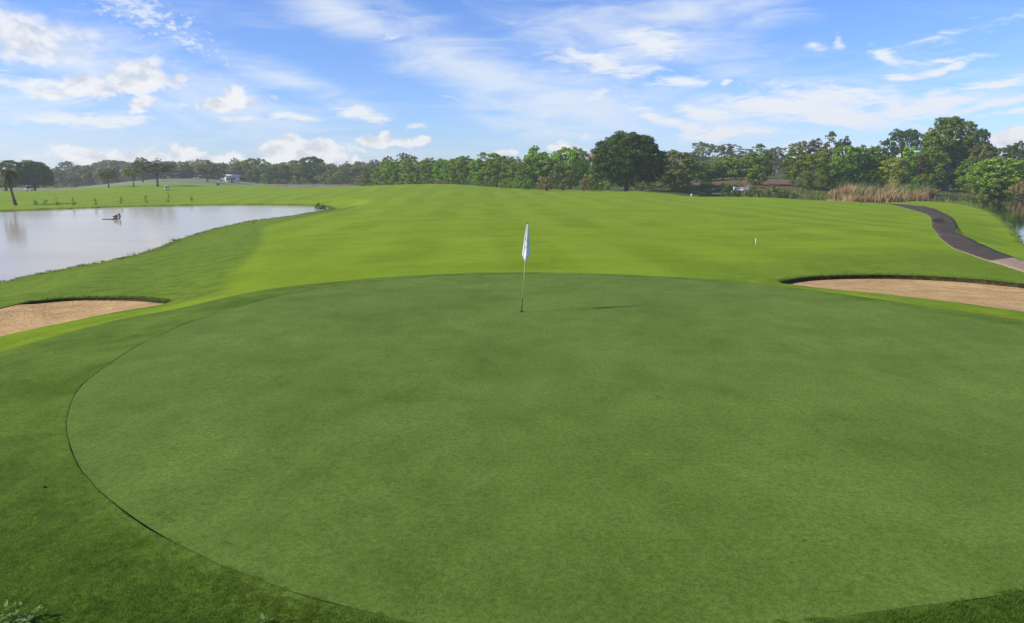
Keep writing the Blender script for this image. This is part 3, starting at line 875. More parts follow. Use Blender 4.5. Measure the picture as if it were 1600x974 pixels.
def crown_mesh(lobes, seed, cl_per_m2=.55, cl_r=.75, per=46, leaf=.17, inner=.25, gap=0.0, flat=1.0):
    """lobes: (x,y,z,rx,ry,rz).  Returns vertices and quads of a clumpy, uneven crown."""
    r = np.random.default_rng(seed)
    V, Q, n0 = [], [], 0
    lob = np.array(lobes, float)
    for L in lob:
        c, rad = L[:3], L[3:]
        area = 4 * math.pi * ((rad[0] * rad[1]) ** 1.6 / 3 + (rad[0] * rad[2]) ** 1.6 / 3 + (rad[1] * rad[2]) ** 1.6 / 3) ** (1 / 1.6)
        k = max(8, int(area * cl_per_m2 * 1.25))
        d = r.normal(0, 1, (k, 3)); d /= np.linalg.norm(d, axis=1)[:, None]
        d[:, 2] = np.where(d[:, 2] < -.85, -d[:, 2] * .6, d[:, 2])
        sh = r.uniform(.72, 1.04, k); ins = r.random(k) < inner; sh[ins] *= r.uniform(.3, .85, ins.sum())
        cc = c + d * rad * sh[:, None]
        # drop clumps deep inside other lobes
        keep = np.ones(k, bool)
        for L2 in lob:
            if L2 is L: continue
            keep &= ~((((cc - L2[:3]) / L2[3:]) ** 2).sum(1) < .42) | (r.random(k) < .15)
        if gap: keep &= r.random(k) > gap
        cc, dd = cc[keep], d[keep]
        for p, dr in zip(cc, dd):
            rc = cl_r * r.uniform(.55, 1.35); m = int(per * (rc / cl_r) ** 1.5 * r.uniform(.7, 1.2)) + 4
            u = r.normal(0, 1, (m, 3)) + dr * .55 + np.array([0, 0, .35]); u /= np.linalg.norm(u, axis=1)[:, None]
            pos = p + u * rc * r.uniform(.45, 1.08, (m, 1)) * np.array([1, 1, .78 * flat])
            v, q = leaves(pos, u, leaf, r)
            V.append(v); Q.append(q + n0); n0 += len(v)
    return np.concatenate(V), np.concatenate(Q)


def trunk_mesh(height, rad, lobes, seed, start=.3, lean=(0, 0), stems=1):
    r = random.Random(seed); mb = MB()
    for s_ in range(stems):
        ox, oy = (r.uniform(-.5, .5), r.uniform(-.5, .5)) if stems > 1 else (0, 0)
        pts, rr = [], []
        for i in range(7):
            t = i / 6
            pts.append((ox + lean[0] * t * t + r.gauss(0, .06) * height * .1 * t + ox * t * 2, oy + lean[1] * t * t + r.gauss(0, .06) * height * .1 * t, height * t - .3))
            rr.append(rad * (1.35 if i == 0 else 1 - .72 * t))
        mb.tube(pts, rr, 7)
        pts = np.array(pts)
        for L in lobes:
            if r.random() < .2 and len(lobes) > 4: continue
            t = r.uniform(start, .92); k = min(5, int(t * 6)); base = pts[k] * (1 - (t * 6 - k)) + pts[k + 1] * (t * 6 - k)
            tip = np.array(L[:3]) + np.array([r.gauss(0, .3) * L[3], r.gauss(0, .3) * L[4], r.gauss(0, .2) * L[5]])
            mid = (base + tip) / 2 + np.array([0, 0, -.06 * np.linalg.norm(tip - base)])
            mb.tube([base, mid, tip], [rad * .42, rad * .28, rad * .1], 5, cap=False)
            for w in range(2):
                tip2 = mid + np.array([r.gauss(0, .5) * L[3], r.gauss(0, .5) * L[4], abs(r.gauss(0, .5)) * L[5]])
                mb.tube([mid, (mid + tip2) / 2 + np.array([0, 0, .1]), tip2], [rad * .2, rad * .14, rad * .05], 4, cap=False)
    return mb


def rand_lobes(n, r, cx, cz, wx, wz, rr, y=1.0):
    out = []
    for i in range(n):
        a = i / n * 6.283 + r.uniform(-.4, .4); t = r.uniform(.35, 1)
        z = cz + r.uniform(-1, 1) * wz
        sh = math.sqrt(max(.1, 1 - ((z - cz) / (wz * 1.3)) ** 2))
        q = rr * r.uniform(.75, 1.2)
        out.append((cx + math.cos(a) * wx * t * sh, math.sin(a) * wx * t * sh * y, z, q, q, q * r.uniform(.75, 1.0)))
    return out

PROTO = {}


def proto(name, lobes, seed, bark, trunk_h, trunk_r, crown_kw, **tk):
    v, q = crown_mesh(lobes, seed, **crown_kw)
    co = mesh_np('crown', v, q, LM['mid'], link=False)
    tb = trunk_mesh(trunk_h, trunk_r, lobes, seed + 1, **tk)
    tv = np.concatenate(tb.v); tf = [np.concatenate(tb.q)] + ([np.concatenate(tb.t)] if tb.t else [])
    to = mesh_np('trunk', tv, tf, bark, smooth=True, link=False)
    H = np.percentile(v[:, 2], 99.7); Wd = np.percentile(np.abs(v[:, 0]), 98.5)
    PROTO[name] = (co.data, to.data, H, Wd)

r_ = random.Random(11)
# dense round tree with a short bole
proto('hero', [(0, 0, 8.6, 5.2, 5.2, 4.6), (-3.0, -1, 6.5, 3.4, 3.4, 3.4), (3.2, -.6, 6.6, 3.7, 3.6, 3.6), (0, -2.4, 7.2, 3.6, 3.2, 4.2), (0, 2.4, 7.2, 3.6, 3.2, 4), (-.6, -1, 11.9, 2.5, 2.5, 2.0), (-3.0, 0, 10.6, 2.3, 2.3, 2.1), (2.4, -1, 11.0, 2.2, 2.2, 2.0), (4.8, -.5, 8.0, 2.1, 2.1, 2.0),
               (-1.4, -.8, 3.8, 2.3, 2.3, 2.0), (1.6, -.5, 4.0, 2.4, 2.4, 2.0), (4.4, 0, 4.6, 2.4, 2.4, 2.3), (-4.2, 0, 4.8, 2.2, 2.2, 2.2), (0, -1.2, 2.8, 2.2, 2.2, 1.8), (-4.6, 0, 8.4, 1.9, 1.9, 2.0)],
      21, M_bark, 9, .42, dict(cl_per_m2=.62, cl_r=.85, per=62, leaf=.165, inner=.12))
for i in range(4):       # plantation tree: leafy from the ground, narrow and clumpy
    L = [(0, 0, 6.6, 1.7, 1.7, 2.1), (r_.uniform(-.4, .4), 0, 4.6, 2.0, 2.0, 2.3), (0, 0, 2.5, 1.9, 1.9, 1.9), (r_.uniform(-.8, .8), 0, 8.0, 1.2, 1.2, 1.3), (r_.choice([-1.2, 1.2]), -.6, 5.6, 1.2, 1.2, 1.5),
         (r_.uniform(-1.5, 1.5), -.7, 3.3, 1.2, 1.1, 1.4), (r_.uniform(-1, 1), -.4, 1.2, 1.4, 1.3, 1.1)]
    proto('row%d' % i, L, 40 + i, M_bark, 7.5, .16, dict(cl_per_m2=.7, cl_r=.52, per=30, leaf=.15, inner=.12))
for i in range(3):       # rounded medium tree
    L = [(0, 0, 5.4, 2.9, 2.9, 2.6), (0, -.3, 2.5, 2.6, 2.3, 1.9)] + rand_lobes(8, r_, 0, 4.6, 2.5, 2.6, 1.6)
    proto('round%d' % i, L, 60 + i, M_bark, 5.5, .22, dict(cl_per_m2=.6, cl_r=.65, per=34, leaf=.18, inner=.12))
for i in range(3):       # tall open tree with pale trunk and ragged top
    L = [(0, 0, 5.5, 2.2, 2.2, 2.6), (0, 0, 9.4, 2.2, 2.2, 2.4)] + rand_lobes(7, r_, 0, 9.8, 2.1, 2.9, 1.75) + [(r_.uniform(-1, 1), 0, 12.6, 1.5, 1.5, 1.1), (r_.uniform(-1, 1), 0, 7.2, 1.5, 1.5, 1.1)]
    proto('tall%d' % i, L, 80 + i, M_pale, 12, .24, dict(cl_per_m2=.5, cl_r=.5, per=26, leaf=.15, inner=.2, gap=.05), start=.45, stems=1)
for i in range(2):       # great spreading tree of many separate heads
    L = [(0, 0, 14, 4.6, 4.2, 3.6), (-3.6, -1, 11.5, 3.4, 3.2, 3.2), (4.2, 0, 12.2, 3.2, 3.0, 3.0), (-4.6, .5, 7.2, 2.8, 2.8, 3.0), (1.2, -2.2, 8.8, 3.0, 2.6, 3.4), (5.8, -.4, 8.0, 2.7, 2.6, 3.0), (-1.8, -1.2, 16.3, 2.3, 2.2, 1.7), (2.0, -.4, 16.6, 2.2, 2.2, 1.5),
         (-6.2, 0, 9.5, 1.8, 1.8, 1.8), (6.4, 0, 11, 1.8, 1.8, 1.8), (-2, -1, 4.4, 2.5, 2.3, 2.4), (3.6, -1, 4.2, 2.4, 2.2, 2.3)]
    L += [(-4.6, 0, 3.0, 2.4, 2.4, 2.6), (6.0, 0, 4.2, 2.2, 2.4, 2.6), (.6, 0, 5.5, 3.4, 3.0, 3.4), (2.6, 0, 10.4, 3.2, 3, 3.2)]
    if i: L = [(-x, y, z * .96, a * 1.05, b, c_ * .95) for x, y, z, a, b, c_ in L[:9]]
    proto('great%d' % i, L, 90 + i, M_pale if i == 0 else M_bark, 14, .5, dict(cl_per_m2=.62, cl_r=.68, per=34, leaf=.18, inner=.12, gap=.1), stems=2)
for i in range(2):       # small umbrella-headed tree on a thin stem
    L = [(0, 0, 5.2, 2.2, 2.2, 1.3)] + rand_lobes(5, r_, 0, 4.6, 1.8, 1.0, 1.1)
    proto('umbrella%d' % i, L, 100 + i, M_bark, 4.6, .2, dict(cl_per_m2=.6, cl_r=.5, per=26, leaf=.17, inner=.2), start=.5)
for i in range(3):       # bush sitting on the ground
    L = [(0, 0, 1.3, 1.6, 1.5, 1.3), (-1.0, -.3, 1.0, 1.1, 1.1, 1.0), (1.1, 0, .95, 1.1, 1.1, .95), (r_.uniform(-.6, .6), -.2, 2.1, .9, .9, .8)]
    proto('bush%d' % i, L, 120 + i, M_bark, 1.6, .08, dict(cl_per_m2=1.3, cl_r=.36, per=26, leaf=.1, inner=.1), stems=3)

count_tree = 0


def plant(kind, name, px, top, hw, D, tone, label, category='tree', group=None, bark=None, base=None, rz=None):
    """one tree or bush: px centre, py of its top, half width in photograph pixels, distance"""
    global count_tree
    cm_, tm_, H, Wd = PROTO[kind]
    p = P(px, top, D)
    z = gz(p[0], p[1]) if base is None else base
    h = p[2] - z; w = hw / F * far(D)
    r = random.Random(count_tree * 13 + 5)
    t = empty(name, (p[0], p[1], z), r.uniform(-.5, .5) if rz is None else rz)
    if rz is None and r.random() < .5 and not kind.startswith('hero'): t.rotation_euler.z += math.pi
    t.scale = (w / Wd, w / Wd * r.uniform(.85, 1.05), h / H)
    for nm, me in (('crown', cm_), ('trunk', tm_)):
        o = bpy.data.objects.new(nm, me); COL.objects.link(o); o.parent = t
        if nm == 'crown':
            o.material_slots[0].link = 'OBJECT'; o.material_slots[0].material = LM[tone]
        elif bark:
            o.material_slots[0].link = 'OBJECT'; o.material_slots[0].material = bark
    count_tree += 1
    return tag(t, label, category, group)

T = plant
# --- solitary big tree
T('hero', 'broadleaf_tree', 981, 209, 54, 140, 'deep', 'big dark round tree standing alone at the edge of the fairway', rz=.1)

# --- even row behind the fairway
row = [(594, 254, 12), (607, 250, 11), (620, 249, 11), (634, 249, 11), (648, 245, 12), (661, 250, 11), (675, 247, 12), (690, 248, 11), (704, 249, 11), (717, 245, 12), (731, 244, 12), (744, 248, 11), (757, 239, 13), (776, 240, 14), (794, 245, 11), (808, 252, 11), (820, 248, 12)]
ordinal = ['first', 'second', 'third', 'fourth', 'fifth', 'sixth', 'seventh', 'eighth', 'ninth', 'tenth', 'eleventh', 'twelfth', 'thirteenth', 'fourteenth', 'fifteenth', 'sixteenth', 'seventeenth']
for i, (px, top, hw) in enumerate(row):
    D = 205 - (px - 594) * .2
    T('row%d' % (i % 4), 'leafy_tree', px, top, hw * 1.35, D, ['mid', 'fresh', 'mid', 'fresh'][(i * 7) % 4], '%s tree from the left in the even green row behind the fairway' % ordinal[i], group='trees of the even row behind the fairway')
T('tall0', 'tall_tree', 606, 244, 9, 230, 'brown', 'brownish treetop rising behind the left end of the even row')
T('tall1', 'tall_tree', 633, 239, 10, 226, 'brown', 'dark rusty treetop poking above the fourth tree of the even row')
T('row1', 'leafy_tree', 578, 262, 16, 215, 'mid', 'low bushy tree at the far left end of the even row')
T('round0', 'leafy_tree', 612, 258, 16, 222, 'mid', 'round crown just behind the left end of the even row')
T('round1', 'leafy_tree', 700, 250, 24, 215, 'mid', 'broad crown filling the gap behind the middle of the even row')
T('round2', 'leafy_tree', 790, 247, 24, 200, 'mid', 'broad crown behind the right end of the even row')

# --- between the row and the big round tree
T('round0', 'broadleaf_tree', 842, 230, 22, 165, 'fresh', 'tall bright tree just right of the even row')
T('row2', 'leafy_tree', 862, 248, 17, 162, 'mid', 'darker bushy tree beside the tall bright one')
T('round1', 'broadleaf_tree', 892, 231, 26, 165, 'fresh', 'spreading light green tree left of the big round tree')
T('row3', 'leafy_tree', 911, 233, 15, 168, 'mid', 'narrow tree with jagged top left of the reddish roof')
T('row0', 'leafy_tree', 926, 244, 13, 172, 'mid', 'thin tree hiding most of the reddish roofed house')
T('bush1', 'leafy_bush', 882, 252, 30, 150, 'olive', 'wide dark olive thicket at the fairway edge', 'bush')
T('bush0', 'leafy_bush', 934, 261, 24, 146, 'fresh', 'bright green bush leaning against the big round tree', 'bush')
T('bush2', 'dry_bush', 853, 276, 14, 144, 'dry', 'dry pinkish brush at the foot of the tall bright tree', 'bush')
T('bush1', 'leafy_bush', 822, 278, 18, 150, 'mid', 'low dark bush left of the dry pinkish brush', 'bush')
T('bush0', 'leafy_bush', 795, 281, 16, 158, 'fresh', 'small green bush below the right end of the even row', 'bush')
T('bush2', 'dry_bush', 915, 278, 11, 143, 'dry', 'greyish dry shrub between the olive thicket and the bright bush', 'bush')
T('bush0', 'leafy_bush', 1000, 276, 20, 150, 'olive', 'dull green bush behind the base of the big round tree', 'bush')
T('bush2', 'leafy_bush', 1032, 279, 20, 152, 'olive', 'low tangled bush right of the big round tree', 'bush')
T('bush1', 'dry_bush', 690, 283, 14, 178, 'dry', 'tawny dry brush at the foot of the even row', 'bush')
T('bush0', 'leafy_bush', 760, 282, 15, 166, 'mid', 'dark low bush below the tallest tree of the even row', 'bush')

# --- right of the round tree, on and behind the red bank
T('round2', 'broadleaf_tree', 1058, 236, 29, 150, 'olive', 'olive round tree just right of the big dark one')
T('round0', 'broadleaf_tree', 1090, 248, 20, 172, 'mid', 'leafy tree with a pale leaning stem behind the reddish bank', bark=M_pale)
T('tall0', 'tall_tree', 1098, 222, 18, 240, 'grey', 'tall pale tree rising behind, left of the pair', bark=M_pale, group=None)
T('tall1', 'tall_tree', 1133, 225, 19, 245, 'grey', 'tall pale tree rising behind, right of the pair', bark=M_pale)
T('tall2', 'tall_tree', 1163, 232, 20, 235, 'grey', 'greyish broad treetop behind the small trees of the red bank')
T('tall0', 'tall_tree', 1212, 230, 18, 220, 'grey', 'grey ragged tree behind, beside the narrow green tree', bark=M_bark)
T('tall2', 'tall_tree', 1232, 239, 12, 235, 'grey', 'faint grey treetop in the gap above the terraced bank')
T('tall1', 'tall_tree', 1080, 238, 14, 242, 'brown', 'rusty treetop at the left of the tall pale trees')
for i, (px, top, hw, tone, lb) in enumerate([(1112, 254, 17, 'mid', 'small tree on the red bank, leftmost of four rounded ones'), (1131, 246, 17, 'fresh', 'small tree on the red bank, second of four rounded ones'),
                                             (1152, 247, 19, 'fresh', 'small tree on the red bank, third of four rounded ones'), (1172, 244, 17, 'fresh', 'small tree on the red bank, rightmost of four rounded ones')]):
    T('round%d' % (i % 3), 'small_tree', px, top, hw, 178, tone, lb, group='rounded trees on the red bank')
T('row0', 'leafy_tree', 1190, 226, 21, 152, 'mid', 'narrow leafy tree at the pond edge right of the white cloth')
T('bush0', 'leafy_bush', 1104, 279, 9, 152, 'mid', 'small round bush on the reddish bank', 'bush')
T('bush1', 'leafy_bush', 1068, 284, 20, 140, 'mid', 'green scrub below the olive round tree', 'bush')
T('bush2', 'leafy_bush', 1142, 288, 14, 134, 'deep', 'dark weedy bush left of the white cloth', 'bush')
T('bush0', 'leafy_bush', 1200, 288, 22, 132, 'olive', 'weedy bush below the narrow leafy tree', 'bush')
T('bush1', 'dry_bush', 1176, 290, 11, 133, 'olive', 'low dry weeds right of the white cloth', 'bush')
T('bush1', 'leafy_bush', 1230, 296, 16, 132, 'mid', 'green weeds at the water below the terraced bank', 'bush')

# --- thick group behind the reeds
for kd, px, top, hw, D, tone, lb in [
    ('row2', 1250, 233, 22, 150, 'mid', 'leftmost tree of the thick group behind the pond'),
    ('tall1', 1251, 221, 17, 165, 'olive', 'thin topped tree rising behind the leftmost of the thick group'),
    ('tall2', 1277, 217, 14, 165, 'brown', 'rust tinged treetop between the first trees of the thick group'),
    ('row0', 1302, 207, 17, 160, 'olive', 'highest narrow tree in the middle of the thick group'),
    ('row3', 1319, 214, 15, 162, 'deep', 'dark treetop just right of the highest narrow tree'),
    ('row1', 1277, 238, 22, 146, 'fresh', 'tree with large light leaves in front of the thick group'),
    ('round1', 1322, 228, 24, 150, 'mid', 'broad mid green tree behind the left reeds'),
    ('round2', 1350, 229, 24, 152, 'mid', 'rounded tree behind the middle of the reeds'),
    ('round0', 1374, 232, 20, 156, 'mid', 'rounded tree right of the middle of the reeds'),
    ('bush0', 1265, 268, 26, 142, 'olive', 'dull undergrowth at the left end of the reeds'),
    ('bush1', 1310, 268, 28, 146, 'deep', 'dark undergrowth behind the left reeds'),
    ('bush2', 1360, 266, 30, 147, 'deep', 'dark undergrowth behind the middle reeds'),
    ('great1', 1414, 203, 38, 190, 'deep', 'dark spreading tree behind, left of the tallest tree'),
    ('row1', 1395, 247, 20, 146, 'yellow', 'yellowish leafy tree behind the reeds'),
    ('row2', 1425, 230, 18, 147, 'fresh', 'pale green feathery tree left of the tallest tree'),
    ('tall2', 1437, 240, 11, 146, 'brown', 'slim rusty tree with a pale stem before the tallest tree'),
    ('great0', 1492, 184, 58, 158, 'mid', 'tallest tree, a huge spreading one over the pond'),
    ('great1', 1528, 202, 27, 166, 'deep', 'dark second head right of the tallest tree'),
    ('row3', 1462, 232, 24, 148, 'mid', 'leafy tree under the left side of the tallest tree'),
    ('round1', 1535, 226, 22, 152, 'olive', 'rounded tree under the right side of the tallest tree'),
    ('row0', 1515, 250, 20, 146, 'mid', 'slender tree below the right side of the tallest tree'),
    ('bush2', 1440, 272, 24, 144, 'mid', 'leafy undergrowth at the right end of the reeds'),
    ('bush0', 1525, 280, 22, 143, 'olive', 'dull bush on the grassy spit under the tallest tree'),
    ('round2', 1563, 248, 40, 130, 'fresh', 'rounded bright tree with large leaves overhanging the pond'),
    ('tall0', 1592, 221, 15, 165, 'deep', 'dark tall tree behind the bright one at the right edge'),
    ('round0', 1600, 254, 26, 140, 'mid', 'leafy tree cut by the right edge of the view'),
    ('round1', 1572, 232, 30, 290, 'grey', 'hazy far crown in the gap right of the tallest tree'),
    ('bush1', 1598, 280, 20, 124, 'dry', 'grey brown dry brush at the water by the right edge'),
    ('bush0', 1563, 284, 30, 128, 'fresh', 'low leafy bush touching the pond under the bright tree'),
]:
    isb = kd.startswith('bush')
    T(kd, 'leafy_bush' if isb else 'broadleaf_tree', px, top, hw, D, tone, lb, 'bush' if isb else 'tree')

# --- hazy woods in the middle distance
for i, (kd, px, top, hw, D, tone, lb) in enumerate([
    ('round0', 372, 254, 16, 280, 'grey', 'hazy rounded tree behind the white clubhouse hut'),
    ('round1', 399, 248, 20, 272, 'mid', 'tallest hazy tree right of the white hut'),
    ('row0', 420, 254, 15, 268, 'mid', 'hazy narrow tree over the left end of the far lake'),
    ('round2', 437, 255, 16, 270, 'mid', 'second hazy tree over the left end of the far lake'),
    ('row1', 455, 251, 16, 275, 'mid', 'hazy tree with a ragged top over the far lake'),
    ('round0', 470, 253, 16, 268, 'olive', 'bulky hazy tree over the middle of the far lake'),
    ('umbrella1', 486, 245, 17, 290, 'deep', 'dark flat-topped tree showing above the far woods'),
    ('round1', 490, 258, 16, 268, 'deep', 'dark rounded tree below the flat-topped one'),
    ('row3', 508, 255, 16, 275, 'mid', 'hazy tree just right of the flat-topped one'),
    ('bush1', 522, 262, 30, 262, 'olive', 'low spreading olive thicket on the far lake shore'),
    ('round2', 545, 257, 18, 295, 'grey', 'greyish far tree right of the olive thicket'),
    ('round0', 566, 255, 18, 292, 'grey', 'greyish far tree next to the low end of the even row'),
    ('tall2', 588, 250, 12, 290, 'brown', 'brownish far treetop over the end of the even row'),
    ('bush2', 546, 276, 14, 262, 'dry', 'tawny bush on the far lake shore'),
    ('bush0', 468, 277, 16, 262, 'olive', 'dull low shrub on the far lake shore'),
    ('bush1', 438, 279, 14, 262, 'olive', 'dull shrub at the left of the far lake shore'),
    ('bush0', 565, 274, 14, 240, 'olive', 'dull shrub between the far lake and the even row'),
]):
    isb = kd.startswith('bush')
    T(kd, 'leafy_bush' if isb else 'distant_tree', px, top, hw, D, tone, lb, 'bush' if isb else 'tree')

# --- far left, in the mist
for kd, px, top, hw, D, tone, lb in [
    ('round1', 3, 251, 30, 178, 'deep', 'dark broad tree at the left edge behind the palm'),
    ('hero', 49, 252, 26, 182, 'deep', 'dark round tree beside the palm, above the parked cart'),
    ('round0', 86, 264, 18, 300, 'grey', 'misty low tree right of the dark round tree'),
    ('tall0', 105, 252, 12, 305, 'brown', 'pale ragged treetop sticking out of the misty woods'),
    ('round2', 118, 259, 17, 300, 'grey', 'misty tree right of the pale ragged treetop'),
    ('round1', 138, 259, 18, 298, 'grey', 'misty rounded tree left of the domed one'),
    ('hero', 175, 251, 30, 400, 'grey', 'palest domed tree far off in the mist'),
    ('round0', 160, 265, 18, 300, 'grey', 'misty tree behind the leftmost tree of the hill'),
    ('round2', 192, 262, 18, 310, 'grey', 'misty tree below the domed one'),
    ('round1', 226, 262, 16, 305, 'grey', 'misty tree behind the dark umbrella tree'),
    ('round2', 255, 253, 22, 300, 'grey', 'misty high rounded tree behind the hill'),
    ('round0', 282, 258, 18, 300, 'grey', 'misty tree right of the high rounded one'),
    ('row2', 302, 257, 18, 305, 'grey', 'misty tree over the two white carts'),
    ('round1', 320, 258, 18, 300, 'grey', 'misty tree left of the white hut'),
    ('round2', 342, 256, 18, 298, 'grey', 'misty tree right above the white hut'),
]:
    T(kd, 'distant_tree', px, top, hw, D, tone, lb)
for kd, px, top, hw, D, tone, lb in [
    ('umbrella0', 167, 264, 14, 165, 'olive', 'leftmost small tree on a thin stem on the misty hill'),
    ('umbrella1', 206, 263, 13, 160, 'olive', 'second small tree on a thin stem on the misty hill'),
    ('umbrella0', 220, 252, 16, 205, 'deep', 'darkest umbrella shaped tree on the crest of the misty hill'),
    ('umbrella1', 243, 255, 23, 165, 'brown', 'widest brownish tree on the misty hill'),
    ('umbrella0', 322, 257, 18, 225, 'brown', 'brownish tree on the crest left of the white hut'),
]:
    T(kd, 'hill_tree', px, top, hw, D, tone, lb)

# --- deep woods closing the view all round the course
def woods():
    r = np.random.default_rng(5); V, Q, n0 = [], [], 0
    for row_, (D, hh) in enumerate([(330, 9.5), (350, 11), (375, 12)]):
        for a in np.arange(-66, 66, .85):
            d = D * 1.4 * r.uniform(.96, 1.05); x, y = d * math.sin(R(a)) * 1.05, d * math.cos(R(a))
            z = TG(x, y) - .5
            h = hh * r.uniform(.75, 1.12); w = h * r.uniform(.42, .6)
            n = 300 if abs(a) < 45 else 130
            u = r.normal(0, 1, (n, 3)); u /= np.linalg.norm(u, axis=1)[:, None]; u[:, 2] = np.abs(u[:, 2]) * 1.0 * np.where(r.random(n) < .8, 1, -1)
            lump = 1 + .22 * np.sin(u[:, 0] * 5 + a) * np.cos(u[:, 2] * 6 + a * 2)
            p = np.array([x, y, z + h * .5]) + u * np.array([w, w, h * .52]) * (lump * r.uniform(.75, 1.05, n))[:, None]
            v, q = leaves(p, u, .75, r); V.append(v); Q.append(q + n0); n0 += len(v)
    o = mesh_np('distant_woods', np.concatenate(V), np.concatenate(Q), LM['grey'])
    return tag(o, 'continuous misty woods closing the horizon', 'woods', kind='stuff')
_gx, _gy = np.meshgrid(np.linspace(-620, 620, 50), np.linspace(100, 620, 30))
_gzz = terrain(_gx, _gy)


def TG(x, y):
    i = min(48.999, max(0, (x + 620) / 1240 * 49)); j = min(28.999, max(0, (y - 100) / 520 * 29))
    a, b = int(i), int(j); u, v = i - a, j - b
    return (_gzz[b, a] * (1 - u) + _gzz[b, a + 1] * u) * (1 - v) + (_gzz[b + 1, a] * (1 - u) + _gzz[b + 1, a + 1] * u) * v
woods()

# ------------------------------------------------------------------ reeds and rank growth round the pond
def blades(name, spots, mat, label, cat_=None, seed=1, width=.05, lean=(0.25, 0.0), parent=None):
    """spots: (x, y, z, height, count, spread)"""
    r = np.random.default_rng(seed); V, Q, T_ = [], [], []
    n0 = 0
    for x, y, z, h, n, sp in spots:
        bx = x + r.normal(0, sp, n); by = y + r.normal(0, sp, n)
        hh = h * r.uniform(.45, 1.15, n); a = r.uniform(0, 2 * math.pi, n)
        lx = (lean[0] + r.normal(0, .24, n)) * hh; ly = (lean[1] + r.normal(0, .18, n)) * hh
        w = width * r.uniform(.6, 1.3, n)
        dx, dy = np.cos(a) * w, np.sin(a) * w
        zz = np.full(n, z)
        v = np.stack([np.c_[bx - dx, by - dy, zz], np.c_[bx + dx, by + dy, zz],
                      np.c_[bx + lx * .35 + dx * .9, by + ly * .35 + dy * .9, zz + hh * .6], np.c_[bx + lx * .35 - dx * .9, by + ly * .35 - dy * .9, zz + hh * .6],
                      np.c_[bx + lx, by + ly, zz + hh * (1 - .25 * r.random(n))]], 1).reshape(-1, 3)
        k = n0 + np.arange(n)[:, None] * 5
        Q.append(k + np.array([0, 1, 2, 3])); T_.append(k + np.array([3, 2, 4])); V.append(v); n0 += len(v)
    o = mesh_np(name, np.concatenate(V), [np.concatenate(Q), np.concatenate(T_)], mat)
    return tag(o, label, cat_, kind='stuff')


def shore(px, extra=1.0):
    """point on the far bank of the pond at a column of the photograph"""
    best = None
    for i in range(len(pond_poly)):
        x, y = pond_poly[i]
        if y < 120: continue
        c = 800 + x / y * F * .981
        d = abs(c - px)
        if best is None or d < best[0]: best = (d, x, y)
    return best[1] * (1 + extra / best[2]), best[2] + extra
M_reed = leaf_mat('dry_reed', (.28, .165, .07), (.60, .40, .21), .25, .02, .3)
M_reedg = leaf_mat('green_reed', (.06, .10, .02), (.19, .22, .06), .25, .03, .3)
rr_ = random.Random(4)
sp, spg = [], []
for px in range(1284, 1432, 2):
    hpx = np.interp(px, [1262, 1285, 1300, 1312, 1326, 1336, 1345, 1362, 1376, 1384, 1394, 1402, 1420, 1446], [7, 12, 20, 24, 15, 24, 13, 25, 28, 14, 10, 18, 16, 15]) * rr_.uniform(.75, 1.15)
    x, y = shore(px, rr_.uniform(.2, 3.5))
    sp.append((x, y, ZR - .05, hpx / F * y * .88, 75, .7))
for px in range(1294, 1426, 4):
    x, y = shore(px, rr_.uniform(4, 7)); spg.append((x, y, ZR, rr_.uniform(3.2, 5.2), 30, 1.1))
blades('dry_reeds', sp, M_reed, 'tall dry tawny reeds standing in the pond edge', 'reeds', 3, .06, (.22, -.02))
blades('green_reeds', spg, M_reedg, 'green reeds behind the dry ones', 'reeds', 4, .06, (.15, 0))
M_wild = leaf_mat('rank_grass', (.07, .11, .02), (.24, .26, .08), .25, .03, .5)
sp = []
for k in range(520):        # rank growth on the far bank
    px = rr_.uniform(1030, 1600); x, y = shore(min(max(px, 1100), 1600), rr_.uniform(0.2, 10 if px < 1300 else 4))
    if px < 1100: x = (px - 800) / F / .981 * y
    sp.append((x, y, TG(x, y) if y > 110 else ZR, rr_.uniform(.3, 1.2), 26, .6))
sp = [(x, y, float(z), h, n, s) for (x, y, z, h, n, s) in sp]
zs_ = terrain(np.array([s[0] for s in sp]), np.array([s[1] for s in sp]))
sp = [(s[0], s[1], z - .03, s[3], s[4], s[5]) for s, z in zip(sp, zs_)]
blades('bank_grass', sp, M_wild, 'rank grass on the far bank of the pond', 'grass', 6, .05, (0.05, 0))
# tufts along the near banks
sp = []
def along(poly, sel, n, off, hr, cnt, spread, rr=rr_):
    out = []
    b = resample(poly, 1600)
    tt = np.roll(b, -1, 0) - np.roll(b, 1, 0); tt /= np.linalg.norm(tt, axis=1)[:, None]
    nrm = np.c_[tt[:, 1], -tt[:, 0]]
    if np.sum(nrm * (b - b.mean(0))) < 0: nrm = -nrm
    ids = [i for i in range(1600) if sel(b[i])]
    for k in range(n):
        i = rr.choice(ids); o = rr.uniform(*off); p = b[i] + nrm[i] * o
        out.append([p[0], p[1], 0, rr.uniform(*hr), cnt, spread])
    z = terrain(np.array([o[0] for o in out]), np.array([o[1] for o in out]))
    return [(o[0], o[1], zz - .02, o[3], o[4], o[5]) for o, zz in zip(out, z)]
M_tuft = leaf_mat('shore_grass', (.09, .15, .02), (.22, .30, .05), .25, .03, .6)
sp = along(lake_poly, lambda p: p[1] < 115, 900, (-.05, .5), (.05, .16), 26, .14)
sp += along(lake_poly, lambda p: 50 < p[1] < 62, 40, (-.4, .1), (.15, .4), 20, .16)
sp += along(lake_poly, lambda p: p[1] >= 100, 500, (-.1, .5), (.1, .3), 22, .3)
blades('shore_grass', sp, M_tuft, 'grass tufts fringing the left lake', 'grass', 8, .012, (0.0, 0))
sp = along(pond_poly, lambda p: p[1] < 135, 420, (-.2, .5), (.06, .26), 26, .2)
